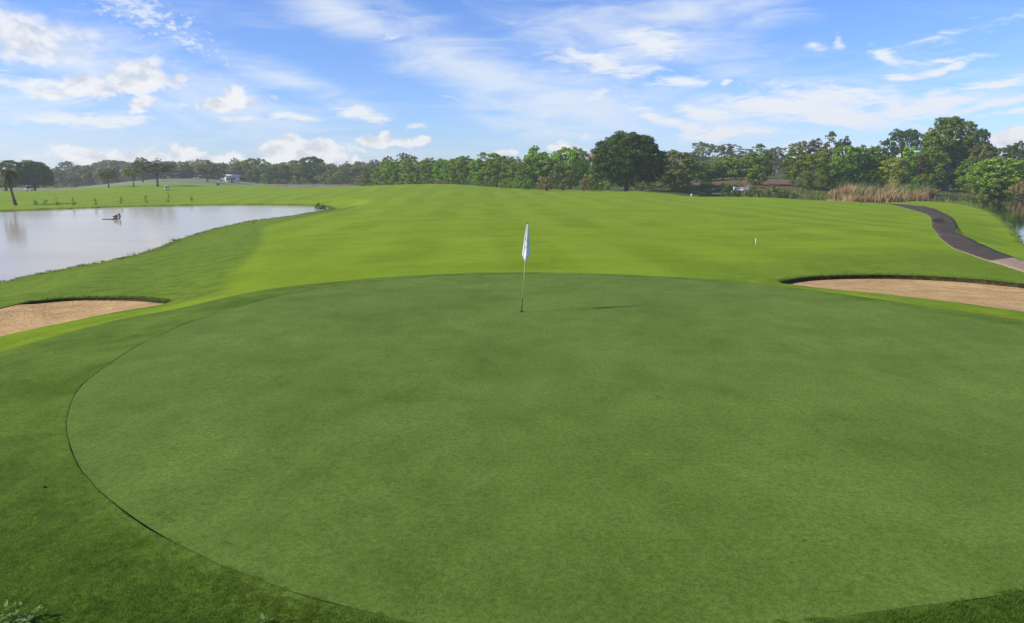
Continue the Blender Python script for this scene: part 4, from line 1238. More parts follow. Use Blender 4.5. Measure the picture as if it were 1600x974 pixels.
blades('pond_grass', sp, M_tuft, 'grass tufts along the near edge of the pond', 'grass', 9, .015, (0.0, 0))

# ------------------------------------------------------------------ flagstick
def at_px(px, py, up=0.0):
    g = onground(px, py); return Vector((g[0], g[1], gz(g[0], g[1]) + up))
hole = at_px(815, 487.5)
M_white = speckled('white_cloth', (.88, .87, .86), .02, 12, .8, .2, .2, 40)
_nt = NT(M_white.node_tree); _b = _nt.n['Principled BSDF']; _t = _nt.new('ShaderNodeBsdfTranslucent'); _t.inputs['Color'].default_value = (.92, .92, .9, 1)
_m = _nt.new('ShaderNodeMixShader'); _m.inputs[0].default_value = .45
_nt.l.new(_b.outputs[0], _m.inputs[1]); _nt.l.new(_t.outputs[0], _m.inputs[2]); _nt.l.new(_m.outputs[0], _nt.n['Material Output'].inputs['Surface'])
M_yell = speckled('yellowed_pole', (.62, .60, .30), .12, 9, .45, .4, .1)
M_dark = speckled('dark_pole', (.02, .03, .025), .2, 9, .4, .4, .1)
M_ink = speckled('ink', (.03, .03, .035), .1, 9, .7, .2, 0)
fs = empty('flagstick', hole)
top = P(824.5, 349.5, 1)          # direction of the top
dd_ = ray(824.5, 349.5); tt_ = (hole.y + .0) / dd_[1]
topv = Vector((dd_[0] * tt_, hole.y, CAM_H + dd_[2] * tt_)) - hole
mb = MB(); mb.tube([topv * .15, topv * .6, topv], [.0105, .0085, .007], 10); mb.build('pole', M_yell, fs, True)
mb = MB(); mb.tube([topv * -.04, topv * .16], [.0135, .0125], 10); mb.build('ferrule', M_dark, fs, True)
mb = MB(); mb.tube([topv * .998, topv * 1.012], [.012, .009], 8); mb.build('cap', M_dark, fs, True)
# limp flag hanging down the pole in folds
fv, fq = [], []
nu, nv = 26, 34
k = Vector(topv); L_ = k.length; kd = k.normalized()
for j in range(nv):
    t = j / (nv - 1)                       # 0 top .. 1 bottom
    down = topv * (.992 - .385 * t)
    wl = .012 + .075 * t ** .7; wr = .018 + .115 * t ** 1.1
    if t > .84: wr *= 1 - (t - .84) / .16 * .72
    if t > .9: wl *= 1 - (t - .9) / .1 * .55
    for i in range(nu):
        u = i / (nu - 1)
        x = -wl + (wl + wr) * u
        fold = math.sin(u * 6.283 * 2.2 + t * 1.3) * (.005 + .013 * t) + math.sin(u * 13 + t * 4) * .003
        y = -.022 - fold - (.01 + .085 * t) * math.sin(u * 3.14) ** .8
        zdrop = -.05 * t * math.sin(u * 3.1) - .03 * t * u
        fv.append((down.x + x, down.y + y, down.z + zdrop + .02 * t))
for j in range(nv - 1):
    for i in range(nu - 1):
        a = j * nu + i; fq.append((a, a + 1, a + nu + 1, a + nu))
flag = mesh_np('flag', np.array(fv), np.array(fq), M_white, smooth=True, parent=fs)
sm = flag.modifiers.new('cloth', 'SOLIDIFY'); sm.thickness = .002
# printed strokes on the cloth, folded with it
def fpt(u, t, lift=.006):
    j = t * (nv - 1); i = u * (nu - 1); a, b = int(j), int(i); b = min(b, nu - 2); a = min(a, nv - 2); fj, fi = j - a, i - b
    g = lambda jj, ii: np.array(fv[jj * nu + ii])
    p = (g(a, b) * (1 - fi) + g(a, b + 1) * fi) * (1 - fj) + (g(a + 1, b) * (1 - fi) + g(a + 1, b + 1) * fi) * fj
    return p + np.array([0, -lift, 0])
for pts, w in ([[(.22, .38), (.36, .42), (.5, .455), (.62, .50)], .0062], [[(.38, .59), (.50, .61), (.58, .60)], .0045], [[(.24, .61), (.30, .66)], .0042], [[(.40, .63), (.36, .655)], .0026]):
    mb = MB(); mb.tube([fpt(*p) for p in pts], w, 5); mb.build('printed_stroke', M_ink, fs)
tag(fs, 'tall thin flagstick with a limp white flag in the hole of the green', 'flagstick')
mb = MB()
n = 20; ring = [(math.cos(6.283 * i / n) * .054, math.sin(6.283 * i / n) * .054) for i in range(n)]
vv = [(x, y, .006) for x, y in ring] + [(x, y, -.10) for x, y in ring] + [(x * 1.12, y * 1.12, .004) for x, y in ring]
mb.add(vv, q=[(i, (i + 1) % n, n + (i + 1) % n, n + i) for i in range(n)] + [(2 * n + i, 2 * n + (i + 1) % n, (i + 1) % n, i) for i in range(n)])
mb.add([(0, 0, .0045)] + [(x, y, .0045) for x, y in ring], t=[(0, i + 1, (i + 1) % n + 1) for i in range(n)])
hc = mb.build('hole_cup', M_ink); hc.location = hole
tag(hc, 'dark rim of the hole at the foot of the flagstick', 'hole')

# ------------------------------------------------------------------ marker posts and small things
M_cream = speckled('cream_paint', (.72, .70, .55), .08, 12, .6, .3, .1)


def post(px, py, hpx, wpx, mat, label, name='marker_post', lean=0.0, capm=None):
    b = at_px(px, py); s = b.y / F
    e = empty(name, b); h = hpx * s / .96; w = wpx * s
    mb = MB(); mb.tube([(0, 0, -.05), (lean * h * .5, 0, h * .5), (lean * h, 0, h * .94)], [w * .5, w * .48, w * .46], 8); mb.build('post', mat, e, True)
    mb = MB(); mb.tube([(lean * h, 0, h * .94), (lean * h, 0, h)], [w * .52, w * .3], 8); mb.build('post_cap', capm or mat, e, True)
    return tag(e, label, 'post')
post(1180.5, 382.5, 9.5, 1.5, M_cream, 'white marker post on the open fairway', lean=-.02)
post(1177.5, 382.0, 9.5, .7, M_dark, 'thin dark stake close beside the white marker post', name='marker_stake')
post(1080.5, 304.6, 5, 2.4, M_cream, 'short cream marker post at the far edge of the fairway')
post(1345, 319.5, 7, 1.0, M_dark, 'thin dark stake beside the far end of the cart path', name='marker_stake')
post(396.5, 346.6, 5.5, 1.0, M_dark, 'thin dark stake on the near shore of the left lake', name='marker_stake')
post(1231, 297.5, 19, .55, M_bark, 'thin pale pole standing before the terraced bank', name='marker_pole')

# drain cover beside the path
b = at_px(1468, 342)
e = empty('drain_cover', b, .3)
mb = MB(); mb.box((0, 0, .03), (.55, .42, .06)); mb.build('frame', M_dark, e)
M_rust = speckled('cover_metal', (.04, .03, .03), .3, 8, .6, .4)
for i in range(5):
    mb = MB(); mb.box((-.2 + .1 * i, 0, .066), (.06, .34, .02)); mb.build('bar', M_rust, e)
tag(e, 'small dark drain cover in the grass beside the puddled path', 'drain cover')

# dark clod on the collar and pitch marks
M_clod = speckled('clod_earth', (.03, .03, .015), .4, 30, .95, .1, .8)
b = at_px(70, 763)
r = np.random.default_rng(2); v = []; q = []
nn_, mm_ = 8, 5
for j in range(mm_ + 1):
    for i in range(nn_):
        th, ph_ = 6.283 * i / nn_, math.pi * j / mm_
        k_ = r.uniform(.7, 1.3)
        v.append((.028 * k_ * math.sin(ph_) * math.cos(th), .018 * k_ * math.sin(ph_) * math.sin(th), .018 * k_ * math.cos(ph_) + .012))
q = [(j * nn_ + i, (j + 1) * nn_ + i, (j + 1) * nn_ + (i + 1) % nn_, j * nn_ + (i + 1) % nn_) for j in range(mm_) for i in range(nn_)]
o = mesh_np('clod', np.array(v), np.array(q), M_clod); o.location = b; o.scale = (.75,) * 3
tag(o, 'small dark clod of earth on the collar at lower left', 'clod')

# ------------------------------------------------------------------ palm on the far shore
M_palmt = speckled('palm_trunk', (.14, .10, .075), .3, 6, .95, .1)
M_frond = leaf_mat('palm_frond', (.06, .085, .02), (.26, .24, .07), .3, .02, .3)
pb = at_px(25, 321); s = pb.y / F
palm = empty('palm_tree', pb)
mb = MB(); hp = 50 * s
pts = [(0, 0, -.3), (-.35 * 1.0, 0, hp * .3), (-.62, 0, hp * .6), (-.75, 0, hp)]
mb.tube(pts, [.34, .2, .17, .15], 8); mb.build('trunk', M_palmt, palm, True)
r = random.Random(9)
for k_ in range(26):
    a = k_ * 2.4; up = r.uniform(-.45, 1.25); Lf = 31 * s * r.uniform(.75, 1.1)
    mb = MB(); path = []
    for i in range(9):
        t = i / 8
        el_ = up - 1.7 * t * t
        path.append((-.75 + math.cos(a) * Lf * t * math.cos(el_ * .55) * .72, math.sin(a) * Lf * t * .72 * math.cos(el_ * .55), hp + Lf * (math.sin(up) * t * .95 - .62 * t * t)))
    mb.tube(path, [.035] * 8 + [.012], 4, cap=False)
    P_ = np.array(path); vs, ts = [], []
    side = np.array([-math.sin(a), math.cos(a), 0])
    for i in range(40):
        t = .12 + .86 * i / 40; j = min(7, int(t * 8)); f_ = t * 8 - j
        p = P_[j] * (1 - f_) + P_[j + 1] * f_; d = P_[min(8, j + 1)] - P_[j]; d /= np.linalg.norm(d)
        for s_ in (-1, 1):
            ll = (.85 * math.sin(math.pi * min(1, t * .9 + .1)) + .15) * Lf * .20
            tip = p + side * s_ * ll * .75 + d * ll * .45 + np.array([0, 0, -ll * .5])
            n0 = len(vs); vs += [p - d * .05, p + d * .05, tip]; ts.append((n0, n0 + 1, n0 + 2))
    mb.add(vs, t=ts)
    mb.build('frond', M_frond, palm)
tag(palm, 'palm tree with drooping fronds on the far lake shore at left', 'palm')

# ------------------------------------------------------------------ staked saplings on the far shore
M_stem = speckled('sapling_stem', (.12, .10, .05), .3, 9, .9, .1)
sap = [(55, 320.5, 10, 'leftmost of the row of young trees on the far lake shore'), (70, 320.5, 10, 'second young tree in the shore row, close to the leftmost'), (88.5, 321, 10, 'third young tree in the shore row'),
       (114, 321, 10, 'fourth young tree in the shore row, bushy at its foot'), (149, 320.5, 9, 'fifth young tree in the shore row, thin and pale'), (189, 318.5, 11, 'sixth young tree in the shore row, above the raft'),
       (228, 317, 11, 'seventh and bushiest young tree in the shore row'), (264, 316, 12, 'eighth young tree in the shore row, below the yellow cart'), (298.5, 315, 9, 'rightmost young tree in the shore row')]
for i, (px, py, hpx, lb) in enumerate(sap):
    b = at_px(px, py); s = b.y / F; h = hpx * s
    e = empty('sapling', b); r = random.Random(50 + i)
    mb = MB(); mb.tube([(0, 0, -.1), (r.uniform(-.1, .1), 0, h * .5), (r.uniform(-.2, .2), 0, h * .95)], [.05, .035, .02], 5); mb.build('stem', M_stem, e)
    rg2 = np.random.default_rng(70 + i)
    c_ = []
    for k_ in range(5):
        zz = r.uniform(.25, 1.0) * h if k_ else .12 * h
        c_.append(np.array([r.uniform(-.25, .3), r.uniform(-.2, .2), zz]) + rg2.normal(0, .12 if k_ else .2, (16 if k_ else 44, 3)))
    c_ = np.concatenate(c_); c_[:, 2] = np.maximum(c_[:, 2], .05)
    v, q = leaves(c_, rg2.normal(0, 1, c_.shape), .08, rg2)
    mesh_np('foliage', v, q, LM['fresh'], parent=e)
    tag(e, lb, 'sapling', 'young trees in a row on the far lake shore')
# round dark bush at the lake's tip
T('bush0', 'dark_bush', 500, 316.8, 8.5, 84.8, 'deep', 'small round dark bush at the tip of the left lake', 'bush')

# ------------------------------------------------------------------ raft on the lake
w2 = onz(176, 343, ZL)
raft = empty('raft', (w2[0], w2[1], ZL - .03), .12); raft.scale = (1, 1, .72)
s = w2[1] / F
M_wood = speckled('wet_wood', (.04, .032, .025), .3, 6, .8, .2)
M_fg = speckled('pale_green_plastic', (.50, .58, .52), .1, 8, .5, .3)
M_redp = speckled('red_plastic', (.35, .05, .05), .15, 8, .5, .3)
mb = MB(); mb.box((-7 * s, 0, .06), (15 * s, .32, .16)); mb.build('float', M_wood, raft)
mb = MB(); mb.box((4.5 * s, 0, .16), (10 * s, .9, .14), ry=-.12); mb.build('deck', M_wood, raft)
mb = MB(); mb.tube([(1 * s, 0, .30), (4 * s, 0, .38), (7 * s, 0, .58), (9.2 * s, 0, .95)], [.10, .17, .19, .13], 8); mb.build('hull', M_fg, raft, True)
mb = MB(); mb.tube([(10 * s, 0, .15), (11.2 * s, 0, .5), (10.8 * s, 0, 1.05), (9.4 * s, 0, 1.12)], [.1, .11, .11, .08], 8); mb.build('hoop', M_redp, raft, True)
mb = MB(); mb.box((5 * s, -.1, .62), (.5, .4, .28), ry=-.3); mb.build('seat', M_dark, raft)
tag(raft, 'small dark raft with pale and red gear floating on the left lake', 'raft')

# ------------------------------------------------------------------ golf carts
M_body = {'white': speckled('cart_white', (.75, .76, .78), .06, 6, .35, .5, .05), 'yellow': speckled('cart_cream', (.72, .70, .45), .06, 6, .35, .5, .05), 'blue': speckled('cart_blue', (.10, .18, .35), .06, 6, .35, .5, .05)}
M_tyre = speckled('tyre', (.02, .02, .02), .2, 9, .9, .1); M_rim = speckled('rim', (.5, .5, .52), .1, 9, .4, .5)
M_seat = speckled('cart_seat', (.06, .06, .065), .2, 9, .7, .3)
M_shield = speckled('windscreen', (.16, .2, .24), .1, 3, .1, .5, 0)


def cart(px, py, D, rz, col, label, scale=1.0):
    if D is None:
        b = at_px(px, py)
    else:
        p = P(px, py, D); b = Vector((p[0], p[1], gz(p[0], p[1])))
    e = empty('golf_cart', b, rz); e.scale = (scale,) * 3
    mb = MB(); mb.box((0, 0, .42), (2.2, 1.1, .16)); mb.box((-.72, 0, .66), (.85, 1.12, .36)); mb.tube([(.72, -.52, .62), (.72, .52, .62)], [.26, .26], 10); mb.box((.85, 0, .55), (.6, 1.06, .24), ry=.2); mb.build('body', M_body[col], e)
    mb = MB(); mb.box((-.1, 0, 1.86), (1.75, 1.22, .07)); mb.box((-.1, 0, 1.91), (1.5, 1.0, .05)); mb.build('roof', M_body['white'], e)
    mb = MB(); mb.box((-.35, 0, .86), (.5, 1.0, .12)); mb.build('seat', M_seat, e)
    mb = MB(); mb.box((-.62, 0, 1.14), (.1, 1.0, .44), ry=-.12); mb.build('backrest', M_seat, e)
    mb = MB(); mb.box((.72, 0, 1.35), (.03, 1.04, .82), ry=-.18); mb.build('windscreen', M_shield, e)
    for sx, sy in ((.66, .54), (.66, -.54), (-.86, .54), (-.86, -.54)):
        mb = MB(); mb.tube([(sx - (.0 if sx > 0 else .0), sy, .9 if sx > 0 else .8), (sx * .95, sy, 1.85)], [.022, .022], 6); mb.build('strut', M_seat, e)
    for x in (.78, -.72):
        for y in (.52, -.52):
            mb = MB(); mb.tube([(x, y - .1, .24), (x, y + .1, .24)], [.24, .24], 14); w = mb.build('wheel', M_tyre, e)
            mb = MB(); sgn = 1 if y > 0 else -1; mb.tube([(x, y + sgn * .1, .24), (x, y + sgn * .115, .24)], [.13, .12], 10); mb.build('rim', M_rim, w)
    return tag(e, label, 'golf cart')
cart(46, 300, 172, .35, 'white', 'white roofed golf cart parked under the dark round tree', .92)
cart(261, 297.8, None, 1.3, 'yellow', 'small cream golf cart alone on the open far fairway', .55 * 1.15)
cart(307, 283, 236, .1, 'white', 'white golf cart on the hill crest, left of the two', .8)
cart(313.5, 283, 240, 2.6, 'blue', 'bluish golf cart on the hill crest, right of the two', .8)

# practice flag on the hill, dark bin near the crest
p = P(262, 287, 200); b = Vector((p[0], p[1], gz(p[0], p[1])))
e = empty('hill_flag', b); s = b.y / F
mb = MB(); mb.tube([(0, 0, -.1), (0, 0, 7.0 * s)], [.03, .025], 6); mb.build('pole', M_dark, e)
mb = MB(); vv = []
for i in range(7):
    for j in range(4):
        vv.append((i / 6 * 1.9 * s * 1.3, .06 * math.sin(i * 1.2), 7 * s - j / 3 * 1.7 * s - .1 * i / 6))
mb.add(vv, q=[(i * 4 + j, i * 4 + j + 1, i * 4 + j + 5, i * 4 + j + 4) for i in range(6) for j in range(3)])
f2 = mb.build('flag', M_white, e); sm = f2.modifiers.new('cloth', 'SOLIDIFY'); sm.thickness = .01
tag(e, 'small white flag on a pole on the misty hill', 'flag')
p = P(341, 291.5, 172); b = Vector((p[0], p[1], gz(p[0], p[1])))
e = empty('machine', b, .4)
mb = MB(); mb.box((0, 0, .32), (.9, .55, .34)); mb.tube([(-.3, -.28, .6), (-.3, .28, .6)], [.2, .2], 10); mb.build('body', M_dark, e)
for x in (-.3, .32):
    mb = MB(); mb.tube([(x, -.34, .17), (x, .34, .17)], [.17, .17], 10); mb.build('wheel', M_tyre, e)
mb = MB(); mb.tube([(-.4, 0, .6), (-.85, 0, 1.0)], [.025, .025], 6); mb.build('handle', M_dark, e)
tag(e, 'small dark mower standing on the far fairway below the white hut', 'mower')

# ------------------------------------------------------------------ white hut in the woods
M_wallw = speckled('hut_plaster', (.68, .68, .66), .08, 1.5, .85, .2, .1)
M_redw = speckled('hut_red', (.45, .13, .09), .15, 2, .8, .2, .1)
M_glass = speckled('hut_glass', (.07, .09, .11), .15, 1, .12, .5, 0)
M_roofm = speckled('hut_roof', (.55, .57, .58), .08, 2, .6, .3, .1)
p = P(359, 284, 245); zb = gz(p[0], p[1]); s = p[1] / F
hut = empty('clubhouse_hut', (p[0], p[1], zb), .12)
hb = (284 - 273.5) * s + (P(359, 284, 245)[2] - zb)
mb = MB(); mb.box((4 * s, 0, hb * .36), (17 * s, 6, hb * .72)); mb.build('wall', M_wallw, hut)
mb = MB(); mb.box((5 * s, -.2, hb * .86), (18 * s, 7.4, hb * .26)); mb.box((5 * s, -.2, hb * 1.01), (16.5 * s, 6.6, .12)); mb.build('roof', M_roofm, hut)
mb = MB(); mb.box((-4.4 * s, -.3, hb * .93), (1.4 * s, 7.6, hb * .3)); mb.build('parapet', M_redw, hut)
mb = MB(); mb.box((-8 * s, -.4, hb * .28), (6 * s, 4.5, hb * .56)); mb.build('annex', M_wallw, hut)
mb = MB(); mb.box((-11.4 * s, -.5, hb * .32), (.9 * s, 4.7, hb * .62)); mb.build('annex_wall', M_redw, hut)
for x, w in ((-1.5, 2.4), (2.2, 2.4), (9.5, 3.5)):
    mb = MB(); mb.box((x * s, -3.02, hb * .42), (w * s, .08, hb * .3)); mb.build('window', M_glass, hut)
mb = MB(); mb.box((5.8 * s, -3.02, hb * .30), (2.4 * s, .1, hb * .58)); mb.build('door', M_glass, hut)
tag(hut, 'white flat-roofed hut with a red end wall before the misty woods', 'building')

# houses showing over the trees
def house(px, top, wpx, D, roofc, label, flat=False):
    p = P(px, top, D); z = gz(p[0], p[1]); h = p[2] - z; w = wpx / F * p[1]
    e = empty('house', (p[0], p[1], z), .15)
    mw = speckled('house_plaster', (.30, .25, .21), .12, 1.2, .9, .1, .1)
    mb = MB(); mb.box((0, 0, h * .38), (w * .9, w * .6, h * .76)); mb.build('wall', mw, e)
    a, b_ = w * .52, w * .38; z0 = h * .76
    mb = MB()
    if flat: mb.box((0, 0, z0 + h * .12), (a * 2, b_ * 2, h * .1)); mb.box((0, 0, z0 + .05), (a * 1.9, b_ * 1.9, .3))
    else:
        mb.add([(-a, -b_, z0), (a, -b_, z0), (a, b_, z0), (-a, b_, z0), (-a * .6, 0, h), (a * .6, 0, h), (-a, -b_, z0 - .3), (a, -b_, z0 - .3), (a, b_, z0 - .3), (-a, b_, z0 - .3)],
               q=[(0, 1, 5, 4), (2, 3, 4, 5), (6, 7, 1, 0), (7, 8, 2, 1), (8, 9, 3, 2), (9, 6, 0, 3), (9, 8, 7, 6)], t=[(1, 2, 5), (3, 0, 4)])
    mb.build('roof', speckled('house_roof', roofc, .2, 2, .9, .1, .3, 6), e)
    for x in (-.3, -.1, .1, .3):
        mb = MB(); mb.box((x * w, -w * .302, h * .62), (w * .09, .12, h * .1)); wn_ = mb.build('window', M_glass, e)
        mb = MB(); mb.box((x * w, -w * .308, h * .56), (w * .11, .2, .14)); mb.build('sill', mw, wn_)
    return tag(e, label, 'house')
house(932, 237.5, 26, 250, (.32, .16, .12), 'house with a reddish roof showing left of the big round tree')
house(1034, 238.5, 30, 255, (.16, .16, .17), 'grey roofed house showing right of the big round tree', True)

# ------------------------------------------------------------------ white cloth hung on the bank
M_cloth = speckled('white_banner', (.75, .76, .78), .08, 3, .8, .2, .3)
M_clothr = speckled('faded_red_banner', (.45, .22, .18), .12, 3, .8, .2, .3)
p = P(1157, 296, 133); bz = gz(p[0], p[1]); s = p[1] / F
cl = empty('hanging_cloth', (p[0], p[1] - 1.0, P(1157, 297.5, 133)[2]))


def band(name, z0, z1, sag, mat, x0=-13, x1=12.5, tilt=0.0, off=0.0):
    vs = []; nn_ = 26
    for i in range(nn_):
        u = i / (nn_ - 1); x = (x0 + (x1 - x0) * u) * s
        sg = -sag * 4 * u * (1 - u) * s
        wv_ = .05 * math.sin(u * 19) + .1 * math.sin(u * 7)
        for j in range(5):
            t = j / 4
            vs.append((x, off + wv_ + .12 * math.sin(t * 3.1), (z0 + (z1 - z0) * t) * s + sg + tilt * u * s))
    qq = [(i * 5 + j, (i + 1) * 5 + j, (i + 1) * 5 + j + 1, i * 5 + j + 1) for i in range(nn_ - 1) for j in range(4)]
    o = mesh_np(name, np.array(vs), np.array(qq), mat, smooth=True, parent=cl)
    md = o.modifiers.new('cloth', 'SOLIDIFY'); md.thickness = .03
    return o
band('lower_band', .2, 2.4, 1.6, M_cloth, tilt=3.0, off=-.1)
band('upper_band', 5.3, 6.4, 3.0, M_cloth, tilt=2.0, off=-.05)
band('middle_band', 2.6, 5.0, 2.3, M_clothr, tilt=2.6)
mb = MB(); mb.box((-12 * s, -.2, 2.6 * s), (2.4 * s, .3, 4.2 * s)); mb.build('left_end', M_cloth, cl)
for x, z1 in ((-13.2, 7.2), (12.8, 9)):
    mb = MB(); mb.tube([(x * s, 0, -1.4), (x * s, 0, z1 * s)], [.06, .05], 6); mb.build('pole', M_bark, cl)
tag(cl, 'sagging white and faded red cloth strung between two poles on the bank', 'cloth')

# terraces of the red earth bank
M_earth = speckled('red_earth', (.24, .135, .085), .3, .8, .95, .1, .8, 5)
for i, (y0, D) in enumerate([(281.5, 170), (285.5, 162), (289.5, 153)]):
    p = P(1204, y0, D); s = p[1] / F
    o = None
    vs = []; nn_ = 40
    for k_ in range(nn_):
        u = k_ / (nn_ - 1); px = 1160 + 90 * u
        q_ = P(px, y0 + .8 * math.sin(u * 9 + i), D)
        zt = terrain(np.array([q_[0]]), np.array([q_[1]]))[0]
        hh_ = max(.3, 1.3 * s) * (.8 + .3 * math.sin(u * 14 + i * 2))
        for dy, dz in ((.0, -.4), (.15, hh_ * .7), (.5, hh_), (1.6, hh_ * .9), (3.2, -.3)):
            vs.append((q_[0], q_[1] + dy, zt + dz))
    qq = [(k_ * 5 + j, (k_ + 1) * 5 + j, (k_ + 1) * 5 + j + 1, k_ * 5 + j + 1) for k_ in range(nn_ - 1) for j in range(4)]
    o = mesh_np('earth_terrace', np.array(vs), np.array(qq), M_earth, smooth=True)
    tag(o, 'low terrace of red earth cut into the far bank', kind='structure')

# ------------------------------------------------------------------ weeds at the lower edge
M_weed = leaf_mat('weed_leaves', (.14, .22, .04), (.42, .50, .16), .5, .02, 3)
def weed(px, py, h, w, n, label, seed, cat_='weed'):
    b = at_px(px, py); r = np.random.default_rng(seed); e = empty('leafy_weed', b)
    mb = MB(); vs, fs_ = [], []
    for k_ in range(n):
        a = r.uniform(0, 6.28); rad = w * math.sqrt(r.random()); zt = h * r.uniform(.35, 1.0) * (1 - .35 * rad / w)
        tip = np.array([math.cos(a) * rad, math.sin(a) * rad, zt])
        st = MB(); mb.tube([(tip[0] * .3, tip[1] * .3, -.02), tip * [.8, .8, .6], tip], [.004, .003, .002], 4, cap=False)
        for l in range(r.integers(4, 7)):
            t = r.uniform(.35, 1.0); p = tip * [t, t, t]; aa = r.uniform(0, 6.28); le = r.uniform(.035, .075); up = r.uniform(-.1, .8)
            d = np.array([math.cos(aa) * math.cos(up), math.sin(aa) * math.cos(up), math.sin(up)]); sd = np.cross(d, [0, 0, 1]); sd /= np.linalg.norm(sd); nn = np.cross(sd, d)
            n0 = len(vs); wl = le * .24
            vs += [p, p + d * le * .35 + sd * wl, p + d * le * .35 - sd * wl, p + d * le * .35 - nn * wl * .35, p + d * le * .75 + sd * wl * .7, p + d * le * .75 - sd * wl * .7, p + d * le * .75 - nn * wl * .3, p + d * le - nn * -.1 * wl]
            fs_ += [(n0, n0 + 3, n0 + 1), (n0, n0 + 2, n0 + 3), (n0 + 1, n0 + 3, n0 + 6), (n0 + 1, n0 + 6, n0 + 4), (n0 + 3, n0 + 2, n0 + 5), (n0 + 3, n0 + 5, n0 + 6), (n0 + 4, n0 + 6, n0 + 7), (n0 + 6, n0 + 5, n0 + 7)]
    mb.build('stems', M_stem, e)
    mesh_np('foliage', np.array(vs), np.array(fs_), M_weed, parent=e)
    return tag(e, label, cat_)
weed(14, 990, .19, .20, 26, 'leafy pale weed clump in the lower left corner', 1)
weed(413, 985, .12, .08, 7, 'small leafy weed at the lower edge left of centre', 2)

# ------------------------------------------------------------------ real blades in the near turf
def blade_patch(name, n, size, hmin, hmax, w, seed, mat):
    r = np.random.default_rng(seed)
    x, y = r.uniform(-size / 2, size / 2, n), r.uniform(-size / 2, size / 2, n)
    h = r.uniform(hmin, hmax, n); a = r.uniform(0, 6.283, n); lx, ly = r.normal(0, .5, n) * h, r.normal(0, .5, n) * h
    ww = w * r.uniform(.6, 1.3, n); dx, dy = np.cos(a) * ww, np.sin(a) * ww
    v = np.stack([np.c_[x - dx, y - dy, np.zeros(n)], np.c_[x + dx, y + dy, np.zeros(n)], np.c_[x + lx, y + ly, h]], 1).reshape(-1, 3)
    return mesh_np(name, v, np.arange(n * 3).reshape(n, 3), mat, link=False)


def scatter(name, region, n_max, patch, spacing, label, seed, zoff=0.0, sink=.02, near=4.5, far_=12):
    """a carpet of grass: copies of one small patch of blades, made by geometry nodes"""
    x0, y0, x1, y1, test = region
    r = np.random.default_rng(seed)
    gx, gy = np.meshgrid(np.arange(x0, x1, spacing), np.arange(y0, y1, spacing))
    gx = gx.ravel() + r.uniform(-.3, .3, gx.size) * spacing; gy = gy.ravel() + r.uniform(-.3, .3, gy.size) * spacing
    ok = test(gx, gy); gx, gy = gx[ok], gy[ok]
    dd = np.hypot(gx, gy)
    gzv_ = terrain(gx, gy) + zoff - sink * np.clip((dd - near) / (far_ - near), 0, 1.0) - sink * .12 * r.random(len(gx))
    me = bpy.data.meshes.new(name); me.vertices.add(len(gx)); me.vertices.foreach_set('co', np.c_[gx, gy, gzv_].astype(np.float32).ravel())
    o = bpy.data.objects.new(name, me); COL.objects.link(o)
    ng = bpy.data.node_groups.new(name, 'GeometryNodeTree')
    ng.interface.new_socket('Geometry', in_out='INPUT', socket_type='NodeSocketGeometry'); ng.interface.new_socket('Geometry', in_out='OUTPUT', socket_type='NodeSocketGeometry')
    gi, go = ng.nodes.new('NodeGroupInput'), ng.nodes.new('NodeGroupOutput')
    ip = ng.nodes.new('GeometryNodeInstanceOnPoints'); ob = ng.nodes.new('GeometryNodeObjectInfo'); ob.inputs['Object'].default_value = patch
    rv = ng.nodes.new('FunctionNodeRandomValue'); rv.data_type = 'FLOAT_VECTOR'
    rv.inputs[0].default_value = (0, 0, 0); rv.inputs[1].default_value = (0, 0, 6.283)
    ng.links.new(gi.outputs[0], ip.inputs['Points']); ng.links.new(ob.outputs['Geometry'], ip.inputs['Instance']); ng.links.new(rv.outputs[0], ip.inputs['Rotation'])
    ng.links.new(ip.outputs[0], go.inputs[0])
    md = o.modifiers.new('grass', 'NODES'); md.node_group = ng
    return tag(o, label, 'grass', kind='stuff')
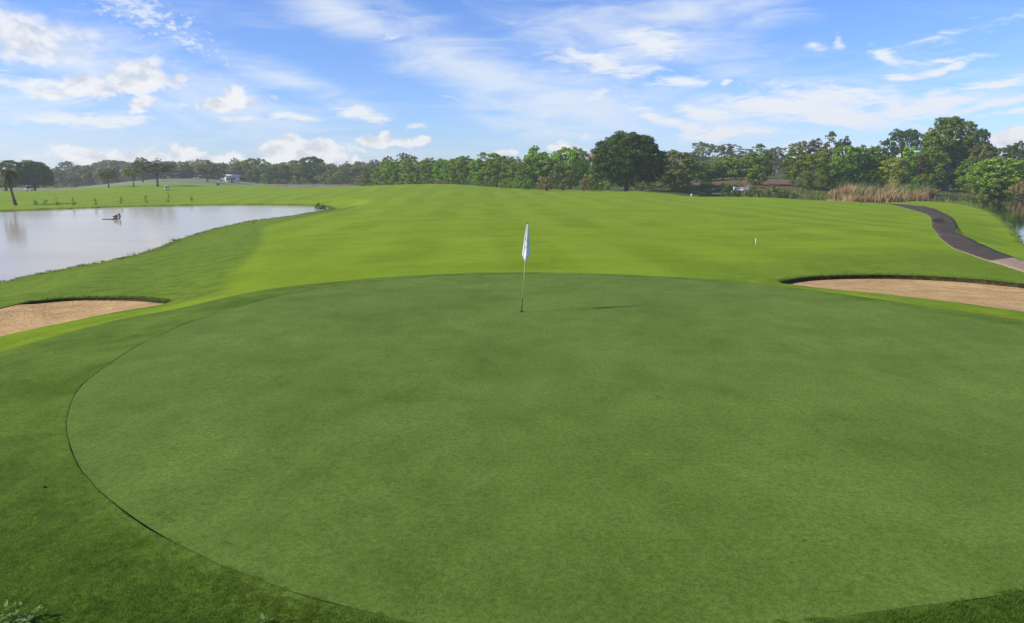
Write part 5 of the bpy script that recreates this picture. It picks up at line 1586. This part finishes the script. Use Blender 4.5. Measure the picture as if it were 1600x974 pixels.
M_blade = leaf_mat('collar_blades', (.055, .105, .008), (.18, .27, .03), .35, .0, 2)
M_bladeR = leaf_mat('dark_rough_blades', (.035, .075, .004), (.14, .22, .022), .3, .0, 2)
M_bladeg = leaf_mat('green_blades', (.10, .165, .018), (.21, .28, .05), .35, .0, 2)
pt_c = blade_patch('collar_patch', 330, .19, .006, .024, .0022, 1, M_blade)
pt_r = blade_patch('rough_patch', 230, .17, .012, .036, .0024, 5, M_bladeR)
pt_g = blade_patch('green_patch', 1000, .32, .003, .008, .0016, 2, M_bladeg)
scatter('collar_grass', (-10, 3.2, 11, 14, lambda x, y: (sdist(green_poly, x, y) < -.07) & ~((x > 1.8) & (y < 8)) & (sdist(collar_poly, x, y) > .3) & (np.hypot(x, y) < 13)), 0, pt_c, .14, 'coarse short blades of the turf round the green', 1, .010, .026, 4.5, 12)
scatter('rough_grass', (1.8, 2.8, 11, 8, lambda x, y: (sdist(green_poly, x, y) < -.05) & (np.hypot(x, y) < 11)), 0, pt_r, .125, 'longer dark grass at the lower right corner beyond the green', 4, .006, .02, 6, 12)
scatter('green_grass', (-7, 3.2, 13, 12, lambda x, y: (sdist(green_poly, x, y) > .17) & (np.hypot(x, y) < 11)), 0, pt_g, .24, 'very short blades of the putting green', 2, .0, .009, 4.5, 10)

# ------------------------------------------------------------------ air
hz = bpy.data.materials.new('haze_air'); hz.use_nodes = True
nt = NT(hz.node_tree); nt.n.remove(nt.n['Principled BSDF'])
pv = nt.new('ShaderNodeVolumePrincipled'); pv.inputs['Color'].default_value = (.95, .96, .98, 1); pv.inputs['Density'].default_value = .00035; pv.inputs['Anisotropy'].default_value = .2
nt.l.new(pv.outputs[0], nt.n['Material Output'].inputs['Volume'])
mb = MB(); mb.box((0, 0, 13), (1340, 1340, 42)); hb_ = mb.build('haze', hz)
tag(hb_, 'thin mist over the far side of the course', 'haze', kind='stuff')
print('objects', len(bpy.data.objects), 'tris', sum(len(m.polygons) for m in bpy.data.meshes))
